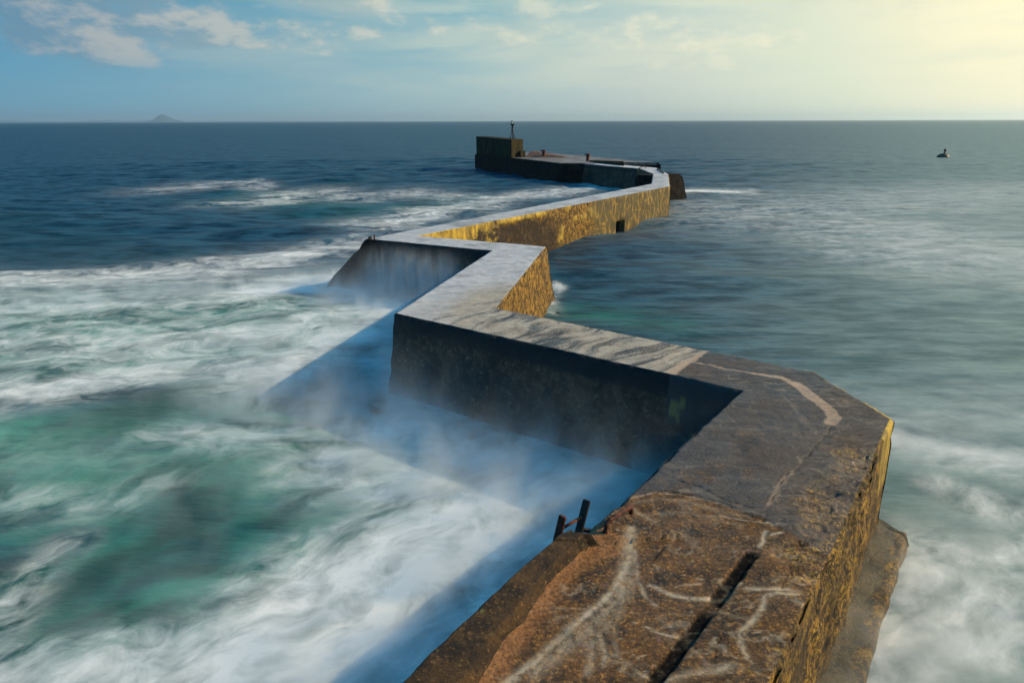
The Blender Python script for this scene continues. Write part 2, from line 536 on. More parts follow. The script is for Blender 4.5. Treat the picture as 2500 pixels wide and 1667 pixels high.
# ------------------------------------------------------------------ the breakwater
P2 = lambda px, py, z=DECK: un(px, py, z)[:2]
D_i, D_o1, D_o2 = P2(1808, 953), P2(1985, 908), P2(2180, 1022)
C_o, C_i = P2(963, 765), P2(1215, 752)
B_i, B_o = P2(1199, 612), P2(1335, 602)
A_o, A_i = P2(892, 583), P2(1022, 576)
E_i, E_o = P2(1590, 449), P2(1636, 455)
F_L, F_R = P2(1594, 425), P2(1632, 425)
G_L, G_R = P2(1562, 412), P2(1603, 410)
H_L, H_R = P2(1406, 398.5), P2(1440, 395.5)
u0 = (D_i - P2(1480, 1260)); u0 /= np.linalg.norm(u0)
Z_L = D_i - u0 * 15.5
n0 = np.array([u0[1], -u0[0]])                       # towards the right-hand water
Z_R = Z_L + n0 * 2.9
NR1 = P2(2122, 1120)
breakwater = empty('breakwater', (float(C_o[0]), float(C_o[1]), 0.0), 'long zigzag stone and concrete breakwater running out into the rough sea', 'breakwater')
BATTER = 0.11

pt = lambda *L: [un(*q) for q in L]
# marks on the near deck, as world polylines: (points, half width, strength)
FOAM = [
    (pt((1541, 1290), (1534, 1360), (1500, 1440), (1420, 1510), (1330, 1590), (1225, 1680)), .055, .95),
    (pt((1536, 1330), (1522, 1420), (1478, 1490), (1400, 1560), (1300, 1640)), .11, .55),
    (pt((1538, 1300), (1536, 1380), (1520, 1450)), .10, .75),
    (pt((1548, 1340), (1556, 1410), (1572, 1450), (1600, 1475)), .025, .7),
    (pt((1586, 1425), (1603, 1433), (1634, 1448), (1683, 1458), (1741, 1456), (1775, 1450)), .030, .95),
    (pt((1520, 1430), (1512, 1490), (1480, 1540), (1440, 1570)), .06, .5),
    (pt((1440, 1520), (1446, 1587), (1434, 1640)), .05, .55),
    (pt((1466, 1543), (1478, 1596), (1472, 1620)), .04, .7),
    (pt((1827, 1433), (1871, 1435), (1921, 1431), (1951, 1436)), .038, .95),
    (pt((1951, 1446), (1901, 1445), (1871, 1452), (1863, 1487), (1840, 1513), (1813, 1533), (1810, 1563), (1827, 1598)), .034, .92),
    (pt((1576, 1525), (1614, 1544), (1653, 1555), (1687, 1533), (1722, 1533)), .018, .85),
    (pt((1560, 1680), (1622, 1663), (1680, 1644), (1748, 1628), (1798, 1623)), .065, .7),
    (pt((1867, 1295), (1863, 1318), (1856, 1330)), .032, .95),
    (pt((1882, 1303), (1909, 1297)), .022, .9),
    (pt((1871, 1272), (1885, 1280), (1905, 1282)), .022, .9),
    (pt((1540, 1213), (1603, 1200), (1664, 1204), (1741, 1223), (1794, 1242), (1852, 1251)), .014, .5),
    (pt((1548, 1222), (1610, 1214), (1680, 1222), (1760, 1246), (1830, 1256)), .05, .28),
    (pt((1756, 1251), (1814, 1265), (1871, 1276)), .022, .65),
    (pt((1545, 1240), (1575, 1258), (1600, 1270)), .035, .6),
    (pt((1600, 1250), (1680, 1248), (1760, 1262)), .05, .25),
    (pt((1600, 1500), (1640, 1530), (1700, 1590), (1760, 1640)), .02, .3),
    (pt((1550, 1630), (1590, 1650), (1600, 1667)), .015, .6),
    (pt((1553, 1624), (1562, 1640), (1590, 1662)), .013, .7),
    (pt((1650, 1430), (1690, 1424), (1712, 1420)), .018, .55),
    (pt((1740, 1488), (1790, 1500), (1840, 1512)), .03, .3),
    (pt((1945, 1115), (1960, 1138), (2005, 1152)), .03, .4),
    (pt((1905, 960), (1930, 985), (1945, 1010)), .03, .25),
    (pt((1760, 1414), (1790, 1440), (1770, 1440)), .03, .9),
    (pt((1776, 1420), (1800, 1428), (1812, 1420)), .02, .8),
    (pt((1500, 1480), (1502, 1560), (1512, 1600)), .03, .35),
    (pt((1590, 1180), (1700, 1196), (1800, 1215)), .012, .0),
]
random.seed(5)
for k in range(60):                                   # flecks of froth
    q = (random.uniform(1500, 1900), random.uniform(1280, 1660))
    a_ = random.uniform(0, 6.3); l_ = random.uniform(3, 13)
    FOAM.append((pt(q, (q[0] + l_ * math.cos(a_), q[1] + .5 * l_ * math.sin(a_))), random.uniform(.006, .014), random.uniform(.5, .95)))
RIBBON = [
    (pt((1690, 884), (1772, 900), (1840, 911)), .035), (pt((1840, 911), (1908, 922), (1940, 935)), .085),
    (pt((1940, 935), (1959, 946), (1986, 970), (2020, 997)), .13), (pt((2020, 997), (2034, 1017), (2027, 1030)), .13),
    (pt((1636, 917), (1663, 890), (1690, 876)), .12), (pt((1690, 876), (1722, 857)), .07),
    (pt((1930, 1150), (1908, 1180), (1877, 1232)), .045),
]
CRACK = [pt((1949, 1123), (1976, 1112), (2017, 1116), (2051, 1107), (2071, 1114), (2099, 1112), (2130, 1120)),
         pt((2034, 1038), (1976, 1106), (1940, 1150)), pt((1925, 1150), (1868, 1250), (1858, 1275)),
         pt((1905, 1272), (1950, 1300), (1985, 1315)), pt((1600, 1420), (1590, 1370), (1625, 1330)),
         pt((1775, 1530), (1760, 1570), (1755, 1610)), pt((1930, 1340), (1935, 1390), (1915, 1430)),
         pt((1640, 1165), (1700, 1185), (1780, 1222), (1850, 1240)), pt((1560, 1195), (1640, 1196), (1760, 1226), (1855, 1262))]
CHAN = pt((1838, 1347), (1575, 1688))
EDGE_BROWN = pt((1440, 1235), (1500, 1222), (1546, 1209), (1603, 1198), (1664, 1202), (1741, 1221), (1794, 1240), (1860, 1256), (1920, 1290), (2020, 1330), (2150, 1350))
KERB_IN = pt((1130, 1740), (1180, 1667), (1240, 1570), (1310, 1480), (1365, 1400), (1405, 1370), (1440, 1335), (1478, 1330))


def deck_fields(X, Y):
    """attribute fields of the deck at world XY"""
    f = {}
    far0 = (X - D_i[0]) * u0[0] + (Y - D_i[1]) * u0[1]           # along the near leg, 0 at the corner
    acr = (X - D_i[0]) * n0[0] + (Y - D_i[1]) * n0[1]            # across it, 0 at its left edge
    wob = fbm(X * 1.3, Y * 1.3, oct=4, seed=3)
    wob2 = fbm(X * 6, Y * 6, oct=3, seed=31)
    sb = side_of(X, Y, EDGE_BROWN)
    near = sstep(-far0, -6.5, -3.0)
    f['brown'] = sstep(-sb + .05 * wob, -.02, .05) * (far0 < -1.5)
    f['brown'] = np.maximum(f['brown'], .45 * sstep(wob + .2 * wob2, .15, .5) * sstep(-far0, .5, 3))
    # dark slate from the corner's cross joint to the near end
    J = pt((1590, 950), (1636, 917), (1690, 876), (1721, 857), (1760, 830))
    sj = -side_of(X, Y, J)
    inD = sstep(sj, -.03, .05)
    f['dark'] = np.where(Y < 17.8, inD, 0) * .92
    seg1 = sstep(X + Y * .0, -3.5, -1.0) * (Y < 21.5) * (1 - inD)
    t1 = np.clip((X - C_o[0]) / (P2(1636, 917)[0] - C_o[0]), 0, 1)
    f['swirl'] = ((.18 + .62 * sstep(t1, .12, .6)) * sstep(26.0 - Y, 0, 6)) * (1 - inD)
    # swirl coordinates: drawn out along curving strokes
    wx, wy = fbm(X * .35, Y * .35, oct=3, seed=8), fbm(X * .35 + 9, Y * .35, oct=3, seed=9)
    ang = R(12) + .5 * wx
    SA = R(38)
    sx = (X + 1.1 * wx) * np.cos(SA) + (Y + 1.1 * wy) * np.sin(SA)
    sy = -(X + 1.1 * wx) * np.sin(SA) + (Y + 1.1 * wy) * np.cos(SA)
    f['swirlp'] = np.stack([sx * .42, sy * 2.6, np.zeros_like(X)], -1)
    # foam
    fo = np.zeros_like(X)
    for pts, hw, st in FOAM:
        if st == 0: continue
        c0 = np.mean(np.array(pts)[:, :2], 0)
        rad = max(np.hypot(*(p_[:2] - c0)) for p_ in pts) + hw * 4
        mk = np.hypot(X - c0[0], Y - c0[1]) < rad
        if not mk.any(): continue
        xx, yy = X[mk], Y[mk]
        d, tt = polydist(xx + .035 * wob[mk] + .012 * wob2[mk], yy + .03 * wob2[mk] * .5, pts)
        a = np.exp(-(d / hw) ** 2) * st
        if hw > .045:
            dirn = np.array(pts[-1][:2]) - np.array(pts[0][:2]); dirn /= np.linalg.norm(dirn)
            al, ac = xx * dirn[0] + yy * dirn[1], -xx * dirn[1] + yy * dirn[0]
            a = a * (.55 + .9 * np.clip(fbm(al * 2.2, ac * 26, oct=4, seed=77) * .5 + .5, 0, 1) ** 1.5)
        fo[mk] = np.maximum(fo[mk], a)
    thin = np.clip(1 - np.abs(fbm(X * 2.1 + .3 * wob, Y * 2.1, oct=3, seed=55)) * 14, 0, 1) * sstep(wob, -.1, .4)
    fo = np.maximum(fo, thin * .55 * np.clip(f['brown'], 0, 1) * sstep(-far0, 4, 5))
    tag2 = np.clip(1 - np.abs(fbm(X * 1.0 + .3 * wob, Y * 3.2, oct=3, seed=57)) * 16, 0, 1)
    fo = np.maximum(fo, tag2 * .34 * inD * (Y < 16) * sstep(wob, -.2, .3))
    f['foam'] = np.clip(fo * 1.05, 0, 1) * (1 - .0 * fo)
    rb = np.zeros_like(X)
    for pts, hw in RIBBON:
        d, _ = polydist(X + .05 * wob, Y + .05 * wob2, pts)
        rb = np.maximum(rb, sstep(-d, -hw * 1.12, -hw * .88) * (.8 if hw != .045 else .4))
    f['ribbon'] = rb
    dc, tc = polydist(X + .012 * wob2, Y + .012 * wob2, CHAN)
    cd = np.array(CHAN[1][:2]) - np.array(CHAN[0][:2]); cd /= np.linalg.norm(cd)
    al0 = (X - CHAN[0][0]) * cd[0] + (Y - CHAN[0][1]) * cd[1]
    f['black'] = sstep(-dc + .014 * wob2, -.090, -.070) * sstep(al0, -.02, .02) * (1 - .55 * sstep(-np.abs(tc - .46), -.055, -.03))
    dcr = np.full_like(X, 9.0)
    for c_ in CRACK:
        dcr = np.minimum(dcr, polydist(X + .05 * wob + .03 * wob2, Y + .04 * wob2, c_)[0])
    f['_crack'] = dcr
    f['black'] = np.maximum(f['black'], (.8 * sstep(-dcr, -.014, -.004) * sstep(wob2, -.5, .1)))
    sk = side_of(X, Y, KERB_IN)                                   # + = towards the kerb
    f['_kerb'] = sk
    wid = .17 + .05 * wob + .09 * sstep(Y, 7.2, 8.0)
    f['sand'] = np.where(far0 < -6.35 + .2 * wob, sstep(sk, -wid - .06, -wid + .04), 0)
    f['strata'] = np.clip(np.where(far0 < 3, .25 * inD + .9 * sstep(acr + .35 * wob, 1.3, 2.3) * (far0 < 1.0), 0), 0, 1)
    rug = sstep(acr + .30 * wob + .12 * wob2, 2.05, 2.55) * sstep(far0, -6.3, -5.2) * (1 - sstep(far0, -1.9, -.9))
    f['_rug'] = rug
    f['gold'] = np.clip(rug * sstep(wob2 + .6 * wob, -.35, .1) + .5 * sstep(acr + .2 * wob2, 2.62, 2.75) * (far0 < -1.5), 0, 1)
    f['_far0'] = far0
    f['_acr'] = acr
    return f


def deck_height(X, Y, f):
    h = .012 * fbm(X * 1.1, Y * 1.1, oct=4, seed=21) + .006 * fbm(X * 7, Y * 7, oct=3, seed=22)
    h = h + np.where(Y < 16.5, .02 * f['dark'] * fbm(X * 1.2, Y * 4.5, oct=4, seed=23), 0)
    h = h - .05 * f['black'] * (f['_crack'] > .03) - .012 * sstep(-f['_crack'], -.03, -.008)
    # slab edges: the wedge right of the long crack stands lower
    h = h - .02 * f['brown'] * (f['brown'] > .6)
    rug = f['_rug']
    strat = fbm(X * 2.4, Y * 7.5, oct=4, seed=25)
    q_ = np.clip((f['_acr'] - 1.95 + .55 * strat + .15 * fbm(X * 9, Y * 14, oct=3, seed=28)) / .95, 0, 1.4) * 5
    stair = (np.floor(q_) + sstep(q_ - np.floor(q_), .55, 1.0)) / 5
    h = h - sstep(rug, 0, .8) * .15 * stair
    h = h + f['strata'] * .03 * fbm(X * 2.0, Y * 9.0, oct=4, seed=26) * (Y < 15)
    h = h + .05 * sstep(f['_kerb'], -.1, .15) * (f['_far0'] < -5.8)
    return h


def wall_section(stations, du, ns, nv, nz=14, bev=.05, disp=.07, zbot=-1.2, rb=(.03, .03)):
    """a stretch of the wall swept through stations (left edge, right edge of its deck)"""
    L = []; Rr = []
    for (l0, r0), (l1, r1) in zip(stations, stations[1:]):
        ln = max(np.linalg.norm(l1 - l0), np.linalg.norm(r1 - r0))
        n = max(2, int(ln / du))
        t = np.linspace(0, 1, n, endpoint=False)[:, None]
        L.append(l0 + (l1 - l0) * t); Rr.append(r0 + (r1 - r0) * t)
    L.append(stations[-1][0][None]); Rr.append(stations[-1][1][None])
    L, Rr = np.concatenate(L), np.concatenate(Rr)
    n = len(L)
    cross = L - Rr
    tl = np.gradient(L, axis=0) + np.gradient(Rr, axis=0)
    tl /= np.linalg.norm(tl, axis=1, keepdims=True)
    perp = np.stack([-tl[:, 1], tl[:, 0]], 1)
    pw = np.maximum(np.abs((cross * perp).sum(1)), 1.2)[:, None]
    out = cross / pw
    cols, mats, kinds = [], [], []
    # dense near the top edge
    zs = zbot + (DECK - bev - zbot) * np.linspace(0, 1, nz) ** .8
    for z in zs:
        p_ = L + out * BATTER * (DECK - z)
        cols.append(np.concatenate([p_, np.full((n, 1), z)], 1)); kinds.append(0)
    for a in (R(30), R(60)):
        p_ = L - out * bev * (1 - math.cos(a))
        cols.append(np.concatenate([p_, np.full((n, 1), DECK - bev + bev * math.sin(a))], 1)); kinds.append(1)
    wid = np.linalg.norm(cross, axis=1, keepdims=True)
    vv = np.linspace(0, 1, nv)
    for v in vv:
        p_ = L - out * bev + (Rr - L + 2 * out * bev) * v
        cols.append(np.concatenate([p_, np.full((n, 1), DECK)], 1)); kinds.append(2)
    for a in (R(60), R(30)):
        p_ = Rr + out * bev * (1 - math.cos(a))
        cols.append(np.concatenate([p_, np.full((n, 1), DECK - bev + bev * math.sin(a))], 1)); kinds.append(3)
    for z in zs[::-1]:
        p_ = Rr - out * np.linspace(rb[0], rb[1], n)[:, None] * (DECK - z)
        cols.append(np.concatenate([p_, np.full((n, 1), z)], 1)); kinds.append(4)
    G = np.stack(cols, 1)
    kinds = np.array(kinds)
    X, Y, Z = G[..., 0].copy(), G[..., 1].copy(), G[..., 2].copy()
    f = deck_fields(X, Y)
    hd = deck_height(X, Y, f)
    top = np.isin(kinds, (1, 2, 3))[None, :]
    s = disp * (1.3 * fbm(X * .7, Y * .7, Z * .7, oct=6, seed=41) + .35 * fbm(X * 7, Y * 7, Z * 7, oct=3, seed=42))
    edge = .5 + .5 * np.isin(kinds, (0, 4))
    side = np.where(np.isin(kinds, (0, 1)), 1.0, np.where(np.isin(kinds, (3, 4)), -1.0, 0.0))[None, :]
    rug = f['_rug'] * (Y < 16)
    s = s * np.where(np.isin(kinds, (0, 4)), 1.0, .6)[None, :] + np.where(side < 0, rug * .10 * fbm(X * 3.1, Y * 3.1, Z * 3.1, oct=3, seed=44), 0)
    G[..., 0] += side * out[:, None, 0] * s
    G[..., 1] += side * out[:, None, 1] * s
    G[..., 2] += np.where(top, hd, 0) + np.where(np.isin(kinds, (0, 4))[None, :], hd * sstep(Z, 1.7, 2.4), 0)
    attrs = {k: v for k, v in f.items() if not k.startswith('_')}
    attrs.update({k: v for k, v in side_attrs(X, Y, Z).items() if k[0] != '_'})
    rec = side_attrs(X, Y, Z)['_rec']
    G[..., 0] += np.where(side < 0, out[:, None, 0] * rec * .55, 0)
    G[..., 1] += np.where(side < 0, out[:, None, 1] * rec * .55, 0)
    chip = sstep(fbm(X * 2.6, Y * 2.6, oct=4, seed=47), .05, .45) * .11 * np.clip((60 - Y) / 40, .3, 1)
    ek = np.isin(kinds, (1, 3))
    fl = np.where(kinds == 2)[0]
    G[..., 2] -= np.where(ek[None, :], chip, 0)
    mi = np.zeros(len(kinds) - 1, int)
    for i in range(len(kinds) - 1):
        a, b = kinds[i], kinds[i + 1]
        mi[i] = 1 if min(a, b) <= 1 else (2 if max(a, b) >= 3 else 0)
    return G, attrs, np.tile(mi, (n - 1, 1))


def side_attrs(X, Y, Z):
    z0 = np.zeros_like(X)
    a = {'smooth': z0.copy(), 'paint': z0.copy(), 'plain': z0.copy(), 'darkp': z0.copy(), 'veins': z0.copy()}
    w_ = fbm(X * 1.2, Y * 1.2, Z * 1.2, oct=4, seed=61)
    w2 = fbm(X * 5, Y * 5, Z * 5, oct=4, seed=62)
    # front face of the first diagonal leg: smooth render beside the inner corner, a flake of yellow paint
    j = P2(1630, 917)
    s1 = (X - j[0]) * .8 - (Y - j[1]) * .6
    low_ = Z > 1.25 + .3 * w_ - .4 * sstep(s1, 0, 2)
    a['smooth'] = sstep(s1 + .1 * w2, -.02, .04) * sstep(Z + .45 * w_, 1.25, 1.4) * (Y < 17.5)
    q = un(1652, 985, 1.9)
    dq = np.hypot(np.hypot(X - q[0], Y - q[1]) * 1.5, (Z - 1.9) * .75)
    a['paint'] = sstep(-(dq + .45 * w2), -.24, -.16) * .9
    # far leg A-E, right face
    u4 = (E_o - A_i) / np.linalg.norm(E_o - A_i)
    L4 = np.linalg.norm(E_o - A_i)
    t4 = ((X - A_i[0]) * u4[0] + (Y - A_i[1]) * u4[1]) / L4
    on4 = (Y > 33) & (t4 > -.05) & (t4 < 1.05)
    a['plain'] = np.where(on4, sstep(.20 - t4 + .03 * w2, -.01, .01) + sstep(Z + .2 * w2, 2.2, 2.3) * sstep(t4, .2, .22) * (1 - sstep(t4, .36, .38)), 0)
    a['plain'] = np.maximum(a['plain'], np.where(on4 & (t4 > .4) & (t4 < .65), sstep(w_ + .3 * (1.3 - np.abs(Z - 1.5)), .25, .4), 0))
    a['darkp'] = np.where(on4, sstep(t4 + .03 * w_, .10, .14) * (1 - sstep(t4 + .06 * w_, .36, .46)) * sstep(2.15 - Z + .5 * w_, .0, .25), 0)
    a['_rec'] = np.where(on4, (np.abs(t4 - .70) < .021) * (Z < .62), 0.0) * 1.0
    a['hole'] = a['_rec'] * 1.0
    a['veins'] = np.where(on4, sstep(t4 + .03 * w_, .52, .60), 0)
    # the near corner's smooth ochre face above rough rock
    f0 = (X - D_o2[0]) * u0[0] + (Y - D_o2[1]) * u0[1]
    a['plain'] = np.maximum(a['plain'], np.where(Y < 14, sstep(f0, -1.15, -1.0) * sstep(Z + .25 * w_, 1.25, 1.4) * .95, 0))
    a['darkp'] = np.maximum(a['darkp'], np.where(Y < 14, .55 * sstep(w_, -.1, .35), 0))
    return a


def put_section(name, stations, du, nv, nz=14, **kw):
    G, attrs, mi = wall_section(stations, du, None, nv, nz, **kw)
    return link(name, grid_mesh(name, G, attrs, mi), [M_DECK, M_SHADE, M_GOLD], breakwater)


put_section('wall_section', [(Z_L, Z_R), (D_i - u0 * 1.6, D_o2 - u0 * 1.15), (D_i, D_o2)], .03, 110, 34, disp=.05)
put_section('wall_section', [(D_i, D_o2), (D_i + 1e-3 * u0, D_o1)], .05, 90, 20)
put_section('wall_section', [(D_i + 1e-3 * u0, D_o1), (C_o, C_i)], .045, 70, 26)
put_section('wall_section', [(C_o, C_i), (B_i, B_o)], .06, 50, 26, rb=(.03, .14))
put_section('wall_section', [(B_i, B_o), (A_o, A_i)], .08, 34, 22, rb=(.14, .03))
put_section('wall_section', [(A_o, A_i), (E_i, E_o)], .12, 24, 20)
put_section('wall_section', [(E_i, E_o), (F_L, F_R)], .2, 16, 12)
put_section('wall_section', [(F_L, F_R), (G_L, G_R)], .2, 16, 12)
put_section('wall_section', [(G_L, G_R), (H_L, H_R)], .25, 16, 12)


def blob(name, base_fn, n, m, mats, parent, attrs=True, disp=.04, sc=1.5, seed=71, split=None):
    S, T = np.meshgrid(np.linspace(0, 1, n), np.linspace(0, 1, m), indexing='ij')
    G = base_fn(S, T)
    d = disp * (fbm(G[..., 0] * sc, G[..., 1] * sc, G[..., 2] * sc, oct=5, seed=seed))
    d2 = disp * (fbm(G[..., 0] * sc + 31, G[..., 1] * sc, G[..., 2] * sc, oct=5, seed=seed + 1))
    G[..., 2] += d
    G[..., 0] += d2 * .7
    at = None
    if attrs:
        f = deck_fields(G[..., 0], G[..., 1])
        at = {k: v * 0 for k, v in f.items() if not k.startswith('_')}
        at.update({k: v * 0 for k, v in side_attrs(G[..., 0], G[..., 1], G[..., 2]).items() if k[0] != '_'})
    mi = None
    if split:
        mi = ((T[:-1, :-1] + .12 * fbm(G[:-1, :-1, 0] * 3, G[:-1, :-1, 1] * 3, oct=3, seed=9)) > split).astype(int)
    return link(name, grid_mesh(name, G, at, mi), mats, parent)


# rounded stone kerb along the near leg's left edge
def kerb_fn(S, T):
    kin = np.array([k[:2] for k in KERB_IN])
    kout = np.array([P2(*q) for q in ((905, 1725), (967, 1667), (1070, 1572), (1160, 1492), (1240, 1424), (1300, 1368), (1345, 1335), (1372, 1322))])
    s_ = np.linspace(0, 1, len(kin))
    ix = np.stack([np.interp(S[:, 0], s_, kin[:, k]) for k in (0, 1)], -1)
    ox = np.stack([np.interp(S[:, 0], s_, kout[:, k]) for k in (0, 1)], -1)
    # start further back so that it runs out of sight under the camera
    ext = np.clip(.12 - S[:, 0], 0, 1)[:, None] / .12 * 2.6
    ix = ix - u0 * ext; ox = ox - u0 * ext
    X = ix[:, None, 0] + (ox - ix)[:, None, 0] * (T * 1.0)
    Y = ix[:, None, 1] + (ox - ix)[:, None, 1] * (T * 1.0)
    endt = sstep(1 - S, 0, .075)
    prof = sstep(T, 0, .22) * .17 + .03 * T
    prof = np.where(T > .72, prof - 1.1 * ((T - .72) / .28) ** 2.6, prof)
    step = .03 * sstep(S, .80, .81)
    Z = DECK - .02 + (prof + step) * np.where(T > .72, 1, endt) - .25 * (1 - sstep(1 - S, 0, .03))
    return np.stack([X, Y, Z], -1)


blob('kerb_stone', kerb_fn, 260, 90, [M_KERB], breakwater, False, .035, 2.2)


# footing ledge at the foot of the near leg's right face
def ledge_fn(S, T):
    a = np.array(un(2172, 1238, .6)[:2]); b = np.array(un(2250, 1292, .6)[:2])
    al = -S * 13.0
    wd = .78 + .06 * fbm(S * 9, S * 0 + 3.3, oct=3, seed=5)
    base = D_o2 + n0 * (-.42)
    nose = .55 * (1 - sstep(S, 0, .05))
    prof_w = np.clip(T / .62, 0, 1)
    X = base[0] + u0[0] * (al + .55 - nose * prof_w * 1.2) + n0[0] * (wd + .22) * prof_w
    Y = base[1] + u0[1] * (al + .55 - nose * prof_w * 1.2) + n0[1] * (wd + .22) * prof_w
    down = np.clip((T - .62) / .38, 0, 1)
    X = X + n0[0] * .35 * down; Y = Y + n0[1] * .35 * down
    Z = .20 - .42 * S + .02 * sstep(T, .4, .55) - 1.4 * down ** 1.4
    return np.stack([X, Y, Z], -1)


M_LEDGE = mat_plain('ledge_stone', (.040, .034, .022), (.13, .095, .035), 2.2, .55, .05)
blob('footing_ledge', ledge_fn, 240, 50, [M_LEDGE, M_GOLD], breakwater, False, .07, 2.2, split=.52)

# sloping buttress that ends leg B-A on its seaward side
u3 = (A_o - B_i) / np.linalg.norm(A_o - B_i)
n3 = np.array([-u3[1], u3[0]])
if n3[1] > 0: n3 = -n3                               # towards the camera


def slope_fn(S, T):
    lens = np.interp(S, [0, .10, .22, .5, .8, 1], [0, .10, .32, 1.30, 2.35, 3.2])
    zz = np.interp(S, [0, .10, .22, .5, .8, 1], [2.50, 2.30, 1.92, 1.15, .25, -.6])
    ang = (T - .5) * math.pi
    back = 1.15
    cx = A_o + u3 * -.15
    dep = back * (1 - np.abs(2 * T - 1) ** 2.2) * 0 + 0
    across = (T - .36) * 2.7
    rnd = -.55 * np.clip(np.abs(2 * T - 1), 0, 1) ** 3
    f_ = lens + rnd * np.clip(lens, 0, .8)
    bat = .2 * (DECK - zz)
    X = cx[0] + u3[0] * f_ - n3[0] * across + n3[0] * bat * np.where(T < .3, 1, 0)
    Y = cx[1] + u3[1] * f_ - n3[1] * across + n3[1] * bat * np.where(T < .3, 1, 0)
    return np.stack([X, Y, zz + 0 * T], -1)


def prism(name, foot_top, foot_bot, ztop, zbot, mats, parent, bev=.06, cuts=6, disp=.03, seed=5, smooth=False):
    """block from a top and a bottom outline, bevelled, roughened"""
    bm = bmesh.new()
    t_ = [bm.verts.new((*p_[:2], z_)) for p_, z_ in zip(foot_top, ztop if isinstance(ztop, (list, tuple)) else [ztop] * len(foot_top))]
    b_ = [bm.verts.new((*p_[:2], zbot)) for p_ in foot_bot]
    n = len(t_)
    bm.faces.new(t_)
    bm.faces.new(b_[::-1])
    for i in range(n):
        bm.faces.new((t_[i], b_[i], b_[(i + 1) % n], t_[(i + 1) % n]))
    bmesh.ops.recalc_face_normals(bm, faces=bm.faces)
    if bev:
        bmesh.ops.bevel(bm, geom=list(bm.edges), offset=bev, segments=2, affect='EDGES')
    if cuts:
        bmesh.ops.triangulate(bm, faces=[f for f in bm.faces if len(f.verts) > 4])
        bmesh.ops.subdivide_edges(bm, edges=bm.edges, cuts=cuts, use_grid_fill=True)
        co = np.array([v.co[:] for v in bm.verts])
        for k in range(3):
            d = disp * fbm(co[:, 0] * 1.3 + 17 * k, co[:, 1] * 1.3, co[:, 2] * 1.3, oct=4, seed=seed + k)
            for v, dd in zip(bm.verts, d):
                v.co[k] += dd
    return link(name, bm_mesh(name, bm), mats, parent, smooth)


M_BUTT = mat_plain('dark_wet_concrete', (.006, .006, .006), (.022, .020, .018), 1.6, .8, .06, spec=.08)
bt = []
zz_ = [2.46, 2.28, 1.98, 1.55, 1.0, .45, -.8]
ln_ = [.04, .20, .38, .95, 1.55, 2.15, 3.3]
bm = bmesh.new()
rows = []
for z_, l_ in zip(zz_, ln_):
    bat = BATTER * (DECK - z_)
    base = A_o + n3 * (bat + .01)
    row = []
    for q, e in ((-1.0, 0), (0, l_ * .35), (0, l_ * .93), (.14, l_), (.7, l_), (1.6, l_ * .92), (2.3, l_ * .4), (2.3, -1.0)):
        e2 = -1.0 if (q == -1.0 or e == -1.0) else e
        q2 = 0 if q == -1.0 else q
        row.append(bm.verts.new((*(base + u3 * e2 - n3 * q2), z_)))
    rows.append(row)
for a, b in zip(rows, rows[1:]):
    for i in range(len(a) - 1):
        bm.faces.new((a[i], a[i + 1], b[i + 1], b[i]))
bm.faces.new(rows[0])
bmesh.ops.subdivide_edges(bm, edges=bm.edges, cuts=5, use_grid_fill=True)
co = np.array([v.co[:] for v in bm.verts])
for k in range(3):
    d = .05 * fbm(co[:, 0] * 1.2 + 17 * k, co[:, 1] * 1.2, co[:, 2] * 1.2, oct=4, seed=90 + k)
    for v, dd in zip(bm.verts, d): v.co[k] += dd
link('sloping_buttress', bm_mesh('sloping_buttress', bm), [M_BUTT], breakwater)

# dark side buttress beyond the far corner
q0, q1 = P2(1615, 427), P2(1669, 423.5)
dq = (q1 - q0) / np.linalg.norm(q1 - q0); nq = np.array([dq[1], -dq[0]])
prism('end_buttress', [q0 - dq * 1.5, q1, q1 - nq * 2.5, q0 - dq * 1.5 - nq * 2.5],
      [q0 - dq * 1.5 + nq * .4, q1 + dq * .9 + nq * .4, q1 + dq * .9 - nq * 2.9, q0 - dq * 1.5 - nq * 2.9], 2.45, -.8, [M_BUTT], breakwater, .25, 5, .07)

# pier head
hfl, hfr = P2(1158, 376), P2(1366, 399.8)
hu = (hfr - hfl) / np.linalg.norm(hfr - hfl); hn = np.array([-hu[1], hu[0]])
if hn[1] < 0: hn = -hn
W_H = 13.0
headtop = [hfl, hfr, hfr + hn * 4.0 + hu * 2.8, H_L + np.array([1.0, -.4]), H_R + np.array([.4, .3]), hfr + hn * W_H + hu * 5, hfl + hn * W_H]
headbot = [hfl + hu * 1.0 - hn * .3, hfr - hn * .5] + headtop[2:]
prism('pier_head', headtop, headbot, DECK - .01, -1.2, [M_BUTT], breakwater, .15, 4, .05)
W_D = mat_plain('wet_head_deck', (.085, .055, .035), (.24, .22, .22), .55, .6, .02)
prism('head_deck', [hfl + hn * .4 + hu * .4, hfr + hn * .4 - hu * .3, hfr + hn * 4.2 + hu * 2.4, H_R + np.array([.2, .1]), hfr + hn * (W_H - .5) + hu * 4.6, hfl + hn * (W_H - .5) + hu * .4],
      [hfl + hn * .4 + hu * .4, hfr + hn * .4 - hu * .3, hfr + hn * 4.2 + hu * 2.4, H_R + np.array([.2, .1]), hfr + hn * (W_H - .5) + hu * 4.6, hfl + hn * (W_H - .5) + hu * .4], DECK + .06, DECK - .3, [W_D], breakwater, 0, 4, .03)
